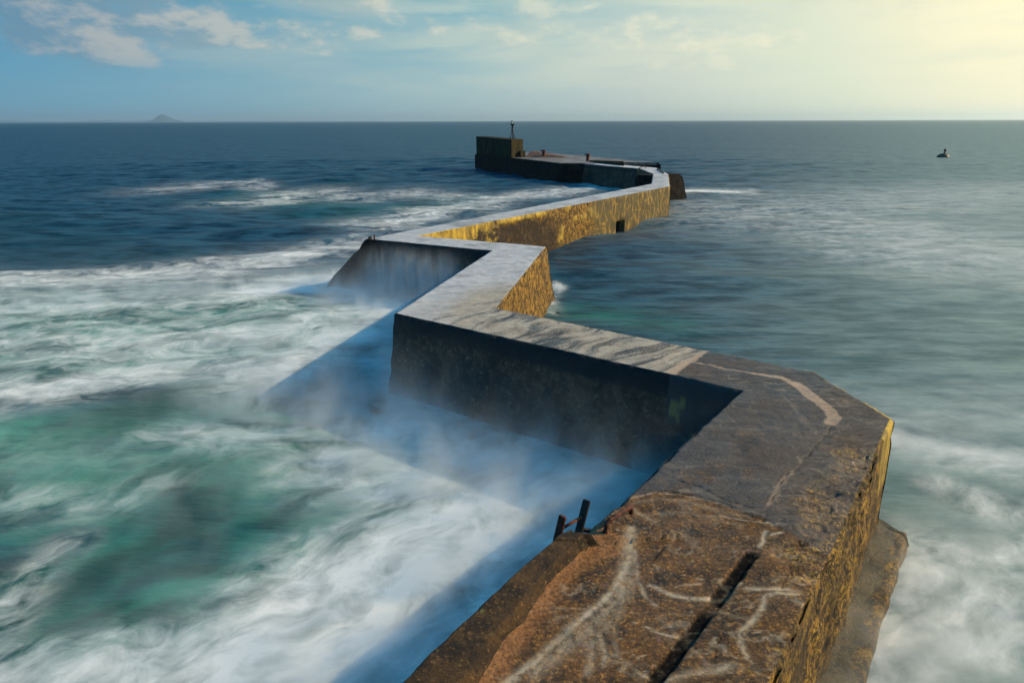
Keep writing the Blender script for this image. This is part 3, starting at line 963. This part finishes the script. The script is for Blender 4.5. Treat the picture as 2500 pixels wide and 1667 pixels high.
# block on the head
b0, b1, b2 = P2(1163, 376), P2(1248, 386.2), P2(1275, 384.5)
bd = (b1 - b0) / np.linalg.norm(b1 - b0)
b2 = b1 + (b2 - b1) * 1.08
b3 = b0 + (b2 - b1)
prism('head_block', [b0, b1, b2, b3], [b0, b1, b2, b3], [5.45, 5.25, 5.25, 5.45], DECK - .02, [M_BLOCK], breakwater, .05, 5, .03)
s0 = P2(1276, 386.5)
sv = (b2 - b1) / np.linalg.norm(b2 - b1)
s0 = b2 + bd * .02 - sv * 1.0
prism('block_step', [s0, s0 + bd * .62, s0 + bd * .62 + sv * 1.2, s0 + sv * 1.2], [s0, s0 + bd * .62, s0 + bd * .62 + sv * 1.2, s0 + sv * 1.2], 3.5, DECK - .02, [M_BLOCK], breakwater, .04, 3, .02)
# sloping brown parapet at the back of the head
k0, k1 = P2(1282, 385.3), P2(1375, 387.0)
kn = np.array([.25, .97])
prism('head_parapet', [k0 + kn * 3.2 * 1.0, k1 + kn * .8, k1 + kn * 2.2, k0 + kn * 6.0], [k0, k1, k1 + kn * 3, k0 + kn * 6.5], [3.32, 2.68, 2.68, 3.38], DECK - .05, [M_BROWNDECK], breakwater, .03, 4, .05)
# low kerb on the back edge of the last leg
k0, k1 = P2(1437, 396.2), P2(1523, 405.0)
prism('rear_kerb', [k0, k1, k1 + np.array([.3, 1.3]), k0 + np.array([.3, 1.3])], [k0, k1, k1 + np.array([.3, 1.3]), k0 + np.array([.3, 1.3])], [2.72, 3.0, 3.0, 2.72], 1.0, [M_BLOCK], breakwater, .1, 4, .06)
# broken brown corner block on the bend of the last leg
g0, g1 = P2(1558, 414), P2(1589, 421)
prism('corner_block', [g0, g1, g1 + np.array([.2, 1.6]), g0 + np.array([.2, 1.6])], [g0 + np.array([-.4, -.7]), g1 + np.array([0, -.7]), g1 + np.array([.2, 1.6]), g0 + np.array([.2, 1.6])], [2.62, 2.4, 2.4, 2.62], -.8, [M_BROWNDECK], breakwater, .2, 4, .06)


# ------------------------------------------------------------------ things on the breakwater
def part(name, bm, mat, parent, smooth=True):
    me = bm_mesh(name, bm)
    for m_ in [mat]: me.materials.append(m_)
    if smooth:
        me.polygons.foreach_set('use_smooth', [True] * len(me.polygons))
    o = bpy.data.objects.new(name, me)
    col.objects.link(o)
    o.parent = parent
    return o


# ladder beside the gap in the kerb
lad_b = un(1400, 1308, 2.45)
ladder = empty('ladder', (float(lad_b[0]), float(lad_b[1]), -.6), 'rusty iron ladder whose two flat uprights stand above the left wall edge', 'ladder')
lv = Vector(ladder.location)
st_top = [Vector(un(1433, 1220, 2.92)), Vector(un(1374, 1259, 2.80))]
st_low = [Vector(un(1411, 1306, 2.45)), Vector(un(1360, 1318, 2.42))]
u0v = Vector((u0[0], u0[1], 0))
for a, b in zip(st_top, st_low):
    d = (b - a).normalized()
    bm = bm_bar(bmesh.new(), a - lv, a + d * 3.6 - lv, .105, .055, up=u0v, bev=.008)
    part('upright', bm, M_RUST if a is st_top[1] else M_IRON, ladder, False)
for k in range(8):
    t_ = .24 + .30 * k
    a = st_top[0] + (st_low[0] - st_top[0]).normalized() * t_
    b = st_top[1] + (st_low[1] - st_top[1]).normalized() * (t_ - .02)
    part('rung', bm_tube(bmesh.new(), [a - lv, b - lv], .022, 10), M_REDRUST if k == 0 else M_RUST, ladder)
a = st_top[0] + (st_low[0] - st_top[0]).normalized() * .42
b = Vector(un(1460, 1300, 2.42))
part('bracket', bm_bar(bmesh.new(), a - lv, b - lv, .06, .05, bev=.006), M_IRON, ladder, False)

# bent grab rail
gp = [Vector(un(1476, 1314, 2.42)), Vector(un(1478, 1296, 2.56)), Vector(un(1484, 1274, 2.68)), Vector(un(1500, 1262, 2.70)), Vector(un(1522, 1248, 2.66)), Vector(un(1537, 1239, 2.62)), Vector(un(1541, 1244, 2.55)), Vector(un(1539, 1258, 2.44))]
gr = empty('grab_rail', gp[0], 'bent dark red rusty iron bar fixed in the deck edge right of the ladder', 'grab rail')
sm_pts = []
for i in range(len(gp) - 1):
    p0, p1, p2, p3 = gp[max(i - 1, 0)], gp[i], gp[i + 1], gp[min(i + 2, len(gp) - 1)]
    for k in range(5):
        t_ = k / 5
        sm_pts.append(.5 * ((2 * p1) + (-p0 + p2) * t_ + (2 * p0 - 5 * p1 + 4 * p2 - p3) * t_ ** 2 + (-p0 + 3 * p1 - 3 * p2 + p3) * t_ ** 3) - gp[0])
sm_pts.append(gp[-1] - gp[0])
rr = [.034 + .006 * math.sin(i * 1.7) for i in range(len(sm_pts))]
part('bar', bm_tube(bmesh.new(), sm_pts, rr, 12), M_RUST, gr)
part('foot_plate', bm_bar(bmesh.new(), Vector((0, 0, .0)), Vector((0, 0, .08)), .13, .13, bev=.015), M_IRON, gr, False)

# beacon on the head block
bx, by = (b0 + (b1 - b0) * .88 + (b2 - b1) * .5)
beacon = empty('light_beacon', (float(bx), float(by), 5.27), 'slender black tripod light beacon standing on the big block at the end', 'beacon')
part('column', bm_lathe(bmesh.new(), [(.14, 1.15), (.20, 1.17), (.22, 1.25), (.15, 1.3), (.145, 2.0), (.2, 2.05), (.17, 2.1)], 14), M_IRON, beacon)
for ang in (205, 325, 85):
    a = Vector((math.cos(R(ang)) * .46, math.sin(R(ang)) * .46, 0))
    part('leg', bm_tube(bmesh.new(), [a, Vector((a.x * .18, a.y * .18, 1.2))], [.075, .05], 8), M_RUST if ang == 325 else M_IRON, beacon)
part('platform', bm_lathe(bmesh.new(), [(.15, 2.02), (.33, 2.2), (.35, 2.27), (.35, 2.3), (.1, 2.3)], 14), M_IRON, beacon)
ln = part('lantern', bm_lathe(bmesh.new(), [(.10, 2.3), (.11, 2.35), (.10, 2.62), (.06, 2.72), (.02, 2.8), (.015, 2.88)], 12, (-.06, 0, 0)), M_PALE, beacon)
part('lantern_cap', bm_lathe(bmesh.new(), [(.13, 2.6), (.14, 2.64), (.07, 2.76), (.02, 2.86)], 12, (-.06, 0, 0)), M_IRON, ln)


def bollard(px, py, scale, label):
    q = un(px, py, DECK + .03)
    r = empty('bollard', (float(q[0]), float(q[1]), DECK + .02), label, 'bollard', 'rusty bollards on the outer end')
    r.scale = (scale,) * 3
    part('post', bm_lathe(bmesh.new(), [(.34, 0), (.34, .05), (.25, .07), (.245, .85), (.27, .9), (.28, 1.02), (.26, 1.06), (.1, 1.08)], 20), M_RUST, r)
    part('horn', bm_bar(bmesh.new(), Vector((-.10, -.1, .97)), Vector((-.46, -.22, .98)), .24, .15, bev=.03), M_RUST, r, False)
    return r


bollard(1327.5, 384.5, 1.05, 'rusty hooked bollard before the brown slope, next to the big block')
bollard(1435, 394.5, 1.0, 'rusty hooked bollard farther from the big block, at the start of the long dark kerb')

# small rails on the far bend
def rail(pxs, label, r=.05):
    p_ = [Vector(un(*q)) for q in pxs]
    o = empty('handrail', p_[0], label, 'handrail')
    ba = part('bar', bm_tube(bmesh.new(), [q - p_[0] for q in p_], r, 8), M_IRON, o)
    for q in (p_[0], p_[-1]):
        part('stanchion', bm_tube(bmesh.new(), [Vector((q.x - p_[0].x, q.y - p_[0].y, DECK - .1 - p_[0].z)), q - p_[0]], r * .9, 8), M_IRON, o)


rail([(1560, 411.5, 2.55), (1566, 407.5, 2.72), (1575, 407.0, 2.72), (1577, 408.0, 2.62)], 'curved black iron bar arching over the brown corner block on the far bend', .055)
rail([(1605, 412, 2.60), (1620, 422.0, 2.60)], 'straight black iron bar lying along the outer edge of the far bend', .075)

# broken post stub on the seaward corner
q = un(909, 585)
stub = empty('broken_stub', (float(q[0]), float(q[1]), DECK - .02), 'small rusty broken stub on the left corner of the pale deck', 'post stub')
bm = bm_bar(bmesh.new(), (-.12, 0, 0), (-.10, 0, .17), .20, .16, bev=.03)
part('base', bm, M_BROWNDECK, stub, False)
part('pin', bm_tube(bmesh.new(), [(.10, 0, 0), (.11, .01, .26)], .035, 8), M_RUST, stub)

# buoys
q = un(2303, 384, 0)
buoy = empty('buoy', (float(q[0]), float(q[1]), 0), 'dark conical topped buoy floating far out on the right', 'buoy')
buoy.rotation_euler = (0, R(6), 0)
buoy.scale = (.74, .74, .80)
ks = 1.0
part('float', bm_lathe(bmesh.new(), [(1.2, -.8), (1.75, -.35), (1.8, .05), (1.5, .5), (.9, .85), (.35, 1.02), (.2, 1.06)], 28), M_BUOY, buoy)
part('mast', bm_lathe(bmesh.new(), [(.28, .98), (.20, 1.2), (.19, 1.65), (.26, 1.75)], 14), M_BUOY, buoy)
part('topmark', bm_lathe(bmesh.new(), [(.25, 1.66), (.52, 1.84), (.54, 1.88), (.30, 2.05), (.20, 2.28), (.08, 2.38)], 16), M_BUOY, buoy)
# ------------------------------------------------------------------ the sea
LEFTW = lambda *q: un(*q, 0.0)[:2]


def sea_mesh():
    az_d = np.concatenate([np.linspace(-180, -56, 40, endpoint=False), np.linspace(-56, 56, 900), np.linspace(56, 180, 40)[1:-1]])
    az_r = np.radians(90 - az_d)
    rr_ = np.concatenate([np.linspace(.5, 5, 8, endpoint=False), np.exp(np.linspace(math.log(5), math.log(160), 760)), np.exp(np.linspace(math.log(160), math.log(45000), 140))[1:]])
    Rg, Ag = np.meshgrid(rr_, az_r, indexing='ij')
    X, Y = Rg * np.cos(Ag), Rg * np.sin(Ag)
    fade = np.exp(-Rg / 900.0)
    foam = np.zeros_like(X); teal = np.zeros_like(X); dark = np.zeros_like(X)

    def cap(acc, pts, hw, st, mode='max'):
        P_ = [LEFTW(*q) for q in pts]
        hw_ = hw
        d, _ = polydist(X, Y, P_)
        v = st * np.exp(-(d / hw_) ** 2)
        return np.maximum(acc, v) if mode == 'max' else acc + v
    # the field is warped before the marks are laid so that their outlines stay ragged
    X0, Y0 = X, Y
    wx = fbm(X * .16, Y * .16, oct=5, seed=101) * 1.6 + fbm(X * .9, Y * .9, oct=3, seed=103) * .35
    wy = fbm(X * .16 + 40, Y * .16, oct=5, seed=102) * 1.6 + fbm(X * .9 + 40, Y * .9, oct=3, seed=104) * .35
    sc = np.clip(Rg / 18, .5, 2.2)
    X, Y = X0 + wx * sc * .6, Y0 + wy * sc * .6
    # (photo pixels of the water plane) broad broken water in the left bay
    foam = cap(foam, [(-300, 800), (300, 800), (800, 740)], 7.0, .36)
    foam = cap(foam, [(-200, 700), (210, 682), (450, 662), (600, 640), (745, 622), (880, 595)], 3.2, .62)
    foam = cap(foam, [(-200, 770), (200, 745), (500, 725), (800, 690)], 3.0, .48)
    foam = cap(foam, [(620, 705), (780, 690), (960, 715)], 2.4, .92)
    foam = cap(foam, [(960, 735), (860, 790), (740, 850), (640, 905)], 1.8, .80)
    foam = cap(foam, [(300, 830), (600, 800), (860, 760)], 2.4, .68)
    foam = cap(foam, [(-200, 960), (120, 935), (330, 900)], 1.9, .74)
    foam = cap(foam, [(0, 830), (300, 850), (520, 880)], 2.0, .55)
    foam = cap(foam, [(-300, 1100), (300, 1120), (640, 1090), (900, 1050)], 2.2, .17)
    foam = cap(foam, [(400, 1060), (640, 1090), (860, 1050)], 1.1, .42)
    foam = cap(foam, [(960, 1060), (1100, 1100), (1250, 1130), (1420, 1170)], 1.6, .74)
    foam = cap(foam, [(800, 1120), (980, 1170), (1150, 1230)], 1.3, .74)
    foam = cap(foam, [(1320, 1200), (1150, 1260), (980, 1320), (830, 1410), (690, 1510), (540, 1630), (440, 1760)], 1.25, .98)
    foam = cap(foam, [(1250, 1290), (1120, 1340), (960, 1460), (800, 1600), (700, 1740)], 1.3, 1.02)
    foam = cap(foam, [(1440, 1220), (1300, 1360), (1100, 1540), (900, 1720)], 1.1, .72)
    foam = cap(foam, [(460, 1570), (220, 1620), (0, 1650), (-200, 1700)], .75, .80)
    foam = cap(foam, [(20, 1520), (70, 1420), (140, 1340)], .75, .36)
    foam = cap(foam, [(-100, 1240), (200, 1230), (420, 1180)], .9, .30)
    foam = cap(foam, [(940, 830), (930, 920), (1000, 1000), (1150, 1060)], 1.2, .50)
    foam = cap(foam, [(1000, 760), (960, 850)], 1.4, .55)
    # outside the bay
    foam = cap(foam, [(940, 545), (1110, 508), (1280, 478), (1480, 453)], 4.2, .60)
    foam = cap(foam, [(870, 480), (1000, 470), (1100, 480)], 5.5, .42)
    foam = cap(foam, [(1070, 478), (1100, 477)], 1.2, .6)
    foam = cap(foam, [(620, 495), (690, 485), (780, 465)], 5.0, .46)
    foam = cap(foam, [(430, 462), (520, 448)], 5.5, .36)
    foam = cap(foam, [(600, 440), (625, 460)], 2.6, .4)
    foam = cap(foam, [(1395, 440), (1520, 430)], 5.0, .40)
    foam = cap(foam, [(1640, 468), (1720, 464), (1800, 467)], 3.2, .95)
    foam = cap(foam, [(1360, 690), (1385, 720), (1370, 760)], .5, .48)
    # right-hand side, near
    foam = cap(foam, [(2210, 1080), (2320, 1110), (2500, 1150), (2700, 1180)], 1.2, .60)
    foam = cap(foam, [(2280, 1180), (2420, 1250), (2560, 1290)], .7, .42)
    foam = cap(foam, [(2250, 1340), (2330, 1420), (2480, 1420), (2650, 1380)], 1.1, .54)
    foam = cap(foam, [(2230, 1380), (2190, 1500), (2150, 1640), (2100, 1760)], .85, .68)
    foam = cap(foam, [(2300, 1560), (2420, 1580), (2560, 1560)], .5, .62)
    foam = cap(foam, [(2060, 1480), (2000, 1600), (1960, 1700)], .55, .55)
    foam = cap(foam, [(2150, 560), (2350, 620), (2600, 640)], 10.0, .42)  # sun glitter on the far right water, painted in as pale foam
    foam = cap(foam, [(1900, 520), (2300, 480), (2600, 470)], 16.0, .32)  # more of that far-right sheen, put into the foam colour
    foam = cap(foam, [(2100, 1010), (2300, 1020), (2600, 1000)], 2.5, .25)
    teal = cap(teal, [(-200, 1080), (200, 1050), (420, 1000), (560, 960)], 1.9, 1.0)
    teal = cap(teal, [(-100, 1230), (260, 1180), (520, 1130)], 1.6, .8)
    teal = cap(teal, [(-100, 1560), (60, 1480), (160, 1400), (420, 1290)], 1.3, .75)
    teal = cap(teal, [(200, 880), (500, 850), (760, 820)], 2.4, .75)
    teal = cap(teal, [(-300, 800), (300, 800), (850, 760)], 7.0, .7)
    teal = cap(teal, [(-300, 1150), (300, 1150), (900, 1100)], 3.5, .75)
    teal = cap(teal, [(0, 1650), (700, 1400), (1300, 1200)], 3.0, .6)
    teal = cap(teal, [(620, 480), (900, 520), (1100, 490)], 6.0, .2)
    teal = cap(teal, [(1400, 760), (1600, 790)], 1.8, .35)
    dark = cap(dark, [(340, 985), (500, 955), (720, 940), (860, 960)], 1.2, .9)
    dark = cap(dark, [(60, 1480), (240, 1420), (420, 1310), (540, 1230)], .9, 1.0)
    dark = cap(dark, [(460, 1200), (520, 1230)], .5, .9)
    dark = cap(dark, [(820, 950), (1000, 1010), (1250, 1080)], .6, .5)
    dark = cap(dark, [(-100, 530), (200, 620), (420, 630)], 5.0, .5)
    dark = cap(dark, [(700, 490), (850, 440)], 4.0, .5)
    dark = cap(dark, [(2240, 1180), (2340, 1230), (2500, 1260)], .45, .6)
    dark = cap(dark, [(2120, 1030), (2240, 1060), (2400, 1050)], .7, .35)
    dark = cap(dark, [(1350, 560), (1450, 560), (1600, 520)], 2.5, .4)
    # streak coordinates
    wwx = fbm(X0 * .45, Y0 * .45, oct=4, seed=111); wwy = fbm(X0 * .45 + 7, Y0 * .45, oct=4, seed=112)
    k1 = np.clip(Rg / 14, .7, 1.3) * (1 - .6 * sstep(X0 - (Y0 - 8) * .2, 0, 8))
    Xw, Yw = X0 + wwx * .8 * k1, Y0 + wwy * .8 * k1

    def stretched(a, sx, sy):
        c, s = math.cos(R(a)), math.sin(R(a))
        return np.stack([(Xw * c + Yw * s) * sx, (-Xw * s + Yw * c) * sy, np.zeros_like(X0)], -1)
    fA = stretched(8, .30, .70)
    fB = stretched(38, .58, .98)
    wB = sstep(-Y0 + 2.0 * wx * .3, -19, -11)
    # swell
    h = .16 * np.sin((X0 * .25 + Y0 * .97) * .55 + .25 * wx) + .10 * np.sin((X0 * -.35 + Y0 * .94) * 1.15 + .3 * wy)
    h = h + .22 * fbm(X0 * .11, Y0 * .30, oct=4, seed=121)
    rightside = sstep((X0 - (Y0 - 8) * .30) / (4.0 + np.abs(Y0) * .45), -.25, 1.0) * sstep(X0 - (Y0 - 8) * .05, 0, 4)
    h = h * fade * (1 - .6 * rightside) * (1 - .6 * np.clip(foam, 0, 1)) * (.18 + .82 * sstep(Rg, 16, 45))
    near_wall = sstep(Rg, 3, 9)
    Z = h * near_wall - .02
    P_ = np.stack([X0, Y0, Z], -1)
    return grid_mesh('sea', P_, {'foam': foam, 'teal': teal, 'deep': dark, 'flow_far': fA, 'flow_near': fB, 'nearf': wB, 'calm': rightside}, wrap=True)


def mat_sea():
    m_, t = material('sea_water')
    p = t.n('ShaderNodeTexCoord', out=3)
    foam, teal, deep, nearf, calm = [t.attr(k) for k in ('foam', 'teal', 'deep', 'nearf', 'calm')]
    fa, fb = t.attr('flow_far', 1), t.attr('flow_near', 1)
    na = t.noise(fa, 1.0, 8, .60, .25)
    nb = t.noise(fb, 1.0, 8, .56, .25)
    n_ = t.mixf(nearf, na, nb)
    # wisp = t.mixf(nearf, t.noise(fa, 2.3, 5, .55, .4), t.noise(fb, 2.1, 5, .55, .4))
    # wisp = t.m('SUBTRACT', 1.0, t.m('MULTIPLY', t.m('ABSOLUTE', t.m('SUBTRACT', wisp, .5)), 5.0), clamp=True)
    fine = t.mixf(nearf, t.noise(t.v('MULTIPLY', fa, (4.2, 2.2, 1)), 1.0, 9, .66, .35), t.noise(t.v('MULTIPLY', fb, (2.4, 2.2, 1)), 1.0, 9, .66, .35))
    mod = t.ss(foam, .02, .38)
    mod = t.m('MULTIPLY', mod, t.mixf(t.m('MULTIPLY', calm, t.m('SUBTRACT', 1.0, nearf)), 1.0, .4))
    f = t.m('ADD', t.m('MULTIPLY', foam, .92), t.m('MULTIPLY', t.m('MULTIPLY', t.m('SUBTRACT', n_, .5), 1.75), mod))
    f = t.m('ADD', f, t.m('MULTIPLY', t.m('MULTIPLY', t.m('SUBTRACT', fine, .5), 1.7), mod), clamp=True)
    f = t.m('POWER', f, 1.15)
    # body colours
    wn = t.noise(t.v('MULTIPLY', p, (.36, .85, 1)), 1.0, 7, .64, .1)
    blue = t.mix(t.ss(wn, .38, .62), (.004, .020, .042), (.024, .085, .135))
    tealc = t.mix(t.ss(n_, .35, .65), (.005, .100, .068), (.020, .29, .195))
    right = t.mix(t.ss(wn, .36, .64), (.090, .165, .163), (.195, .28, .265))  # milky right-hand water, with bright-sky sheen put into its colour
    body = t.mix(calm, blue, right)
    body = t.mix(teal, body, tealc)
    body = t.mix(t.m('MULTIPLY', deep, .7), body, (.007, .038, .034))
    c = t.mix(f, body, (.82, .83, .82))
    # waves: fine ripples drawn out across the view by the long exposure
    r1 = t.noise(t.v('MULTIPLY', p, (.30, 1.1, 1)), 1.0, 6, .60, .12)
    r2 = t.noise(t.v('MULTIPLY', p, (.06, .20, 1)), 1.0, 5, .55, .12)
    h = t.m('ADD', t.m('MULTIPLY', t.m('SUBTRACT', r1, .5), .30), t.m('MULTIPLY', t.m('SUBTRACT', r2, .5), .9))
    h = t.m('ADD', t.m('MULTIPLY', h, t.mixf(t.ss(foam, .1, .5), t.mixf(calm, 1.0, .45), .06)), 0.0)
    nrm = t.bump(h, .85, 1.0)
    rough = t.mixf(f, t.mixf(calm, .40, .50), .9)
    spec = t.mixf(f, t.mixf(calm, .16, .30), .05)
    principled(t, color=c, rough=rough, normal=nrm, spec=spec, ior=1.33)
    return m_


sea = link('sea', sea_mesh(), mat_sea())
tag(sea, kind='structure')


# ------------------------------------------------------------------ far coast
def hill(name, px, half, hgt, dist, depth, seed, peaky):
    d = un(px, 320, 0)[:2]; d = d / np.linalg.norm(d)
    c = d * dist
    e = np.array([d[1], -d[0]])
    S, T = np.meshgrid(np.linspace(-1, 1, 160), np.linspace(-1, 1, 30), indexing='ij')
    if peaky:
        prof = np.interp(S, [-1, -.62, -.40, -.16, -.08, .02, .12, .35, .7, 1], [0, .14, .34, .86, .97, 1, .86, .48, .18, 0])
    else:
        prof = np.clip(.55 + .55 * fbm(S * 2.2 + seed, S * 0, oct=4, seed=seed), .05, 1) * (1 - np.abs(S) ** 6)
    z = prof * hgt * (1 - T ** 2) * (1 + .12 * fbm(S * 12, T * 5, oct=4, seed=seed)) - 1.5
    P_ = np.stack([c[0] + e[0] * S * half + d[0] * T * depth, c[1] + e[1] * S * half + d[1] * T * depth, z], -1)
    return tag(link(name, grid_mesh(name, P_), M_HILL), kind='structure')


hill('hill', 403, 560, 185, 20000, 500, 3, True)
hill('far_coast', 130, 4200, 110, 30000, 1500, 11, False)
hill('far_coast', 700, 4300, 75, 31000, 1500, 23, False)


# ------------------------------------------------------------------ spray in the left bay
def volume_box(name, lo, hi, build, rate=.2):
    bm = bmesh.new()
    bmesh.ops.create_cube(bm, size=1.0)
    for v in bm.verts:
        v.co = Vector([lo[k] if v.co[k] < 0 else hi[k] for k in range(3)])
    o = bpy.data.objects.new(name, bm_mesh(name, bm))
    col.objects.link(o)
    m_, t = material(name)
    dens = build(t, t.n('ShaderNodeTexCoord', out=3))
    vol = t.n('ShaderNodeVolumePrincipled', {'Color': (.88, .95, 1.0), 'Density': dens, 'Anisotropy': 0.1})
    t.n('ShaderNodeOutputMaterial', {'Volume': vol})
    m_.cycles.volume_step_rate = rate
    o.data.materials.append(m_)
    return tag(o, kind='stuff')


def segd(t, p, a, b, hw, st):
    a, b = np.array(a, float), np.array(b, float)
    d = b - a
    L2 = float(d @ d)
    q = t.v('SUBTRACT', p, (a[0], a[1], 0.0))
    k = t.m('DIVIDE', t.dot(q, (d[0], d[1], 0.0)), L2, clamp=True)
    kk = t.comb(t.m('MULTIPLY', k, d[0]), t.m('MULTIPLY', k, d[1]), 0.0)
    x_, y_, z_ = t.xyz(t.v('SUBTRACT', q, kk))
    r2 = t.m('ADD', t.m('MULTIPLY', x_, x_), t.m('MULTIPLY', y_, y_))
    return t.m('MULTIPLY', t.m('EXPONENT', t.m('MULTIPLY', r2, -1.0 / hw ** 2)), st)


def mist_low(t, p):
    x_, y_, z_ = t.xyz(p)
    acc = 0.0
    for a, b, hw, st in [((-4.2, 18.8), (4.2, 13.0), 1.5, .75), ((4.4, 12.6), (1.0, 8.0), 1.1, .7), ((1.0, 10.4), (-5.0, 6.0), 2.2, .55),
                         ((-2.6, 23.0), (-6.6, 31.5), 2.2, .75), ((-9.5, 34.0), (-26, 30), 2.6, .35), ((-5.0, 19.0), (-9.5, 24.5), 1.8, .30), ((-22, 22), (-2, 12), 7.0, .09), ((-8.0, 18.9), (0.8, 12.4), 1.25, .75), ((-.5, 10.8), (-3.5, 6.6), 1.3, .25)]:
        g = segd(t, p, a, b, hw, st * .9)
        acc = g if isinstance(acc, float) else t.m('ADD', acc, g)
    n_ = t.noise(t.v('MULTIPLY', p, (1, 1, .6)), .9, 4, .6, .6)
    zc = t.m('MAXIMUM', z_, 0.0)
    top = t.m('ADD', t.m('EXPONENT', t.m('MULTIPLY', zc, -1.7)), t.m('MULTIPLY', t.m('EXPONENT', t.m('MULTIPLY', zc, -5.0)), 2.0))
    return t.m('MULTIPLY', t.m('MULTIPLY', acc, top), t.ss(n_, .36, .66))


def mist_fall(t, p):
    x_, y_, z_ = t.xyz(p)
    w1 = A_o + (B_i - A_o) * .22 + n3 * .45
    w2 = A_o + (B_i - A_o) * .72 + n3 * .45
    g = segd(t, p, w1, w2, .75, 5.2)
    n_ = t.noise(t.v('MULTIPLY', p, (3.2, 3.2, .28)), 1.0, 5, .62, .3)
    top = t.ss(z_, 2.6, .1, .0, 1.0)
    return t.m('MULTIPLY', t.m('MULTIPLY', g, top), t.ss(n_, .32, .78))


def mist_right(t, p):
    x_, y_, z_ = t.xyz(p)
    acc = t.m('ADD', segd(t, p, (7.6, 10.0), (3.6, 4.5), 1.0, 1.5), segd(t, p, (9.5, 11.5), (7.0, 6.5), 1.4, .35))
    n_ = t.noise(t.v('MULTIPLY', p, (1, 1, .6)), 1.1, 4, .6, .5)
    top = t.m('EXPONENT', t.m('MULTIPLY', t.m('MAXIMUM', z_, 0.0), -3.0))
    return t.m('MULTIPLY', t.m('MULTIPLY', acc, top), t.ss(n_, .36, .66))


volume_box('sea_mist', (1.0, 3.0, -.3), (12.0, 14.5, 1.3), mist_right)
volume_box('sea_mist', (-27, 4.5, -.3), (6.0, 40, 2.4), mist_low)
volume_box('falling_spray', (-8.5, 27.0, -.3), (1.2, 35.5, 2.9), mist_fall)

# ------------------------------------------------------------------ haze
bm = bmesh.new()
bmesh.ops.create_cube(bm, size=1.0)
for v in bm.verts:
    v.co = Vector((v.co.x * 100000, v.co.y * 100000, 260 if v.co.z > 0 else -3.0))
hz = bpy.data.objects.new('haze', bm_mesh('haze', bm))
col.objects.link(hz)
hm, t = material('haze')
vol = t.n('ShaderNodeVolumePrincipled', {'Color': (.80, .94, 1.0), 'Density': 6e-5, 'Anisotropy': 0.55})
t.n('ShaderNodeOutputMaterial', {'Volume': vol})
hz.data.materials.append(hm)
tag(hz, kind='stuff')
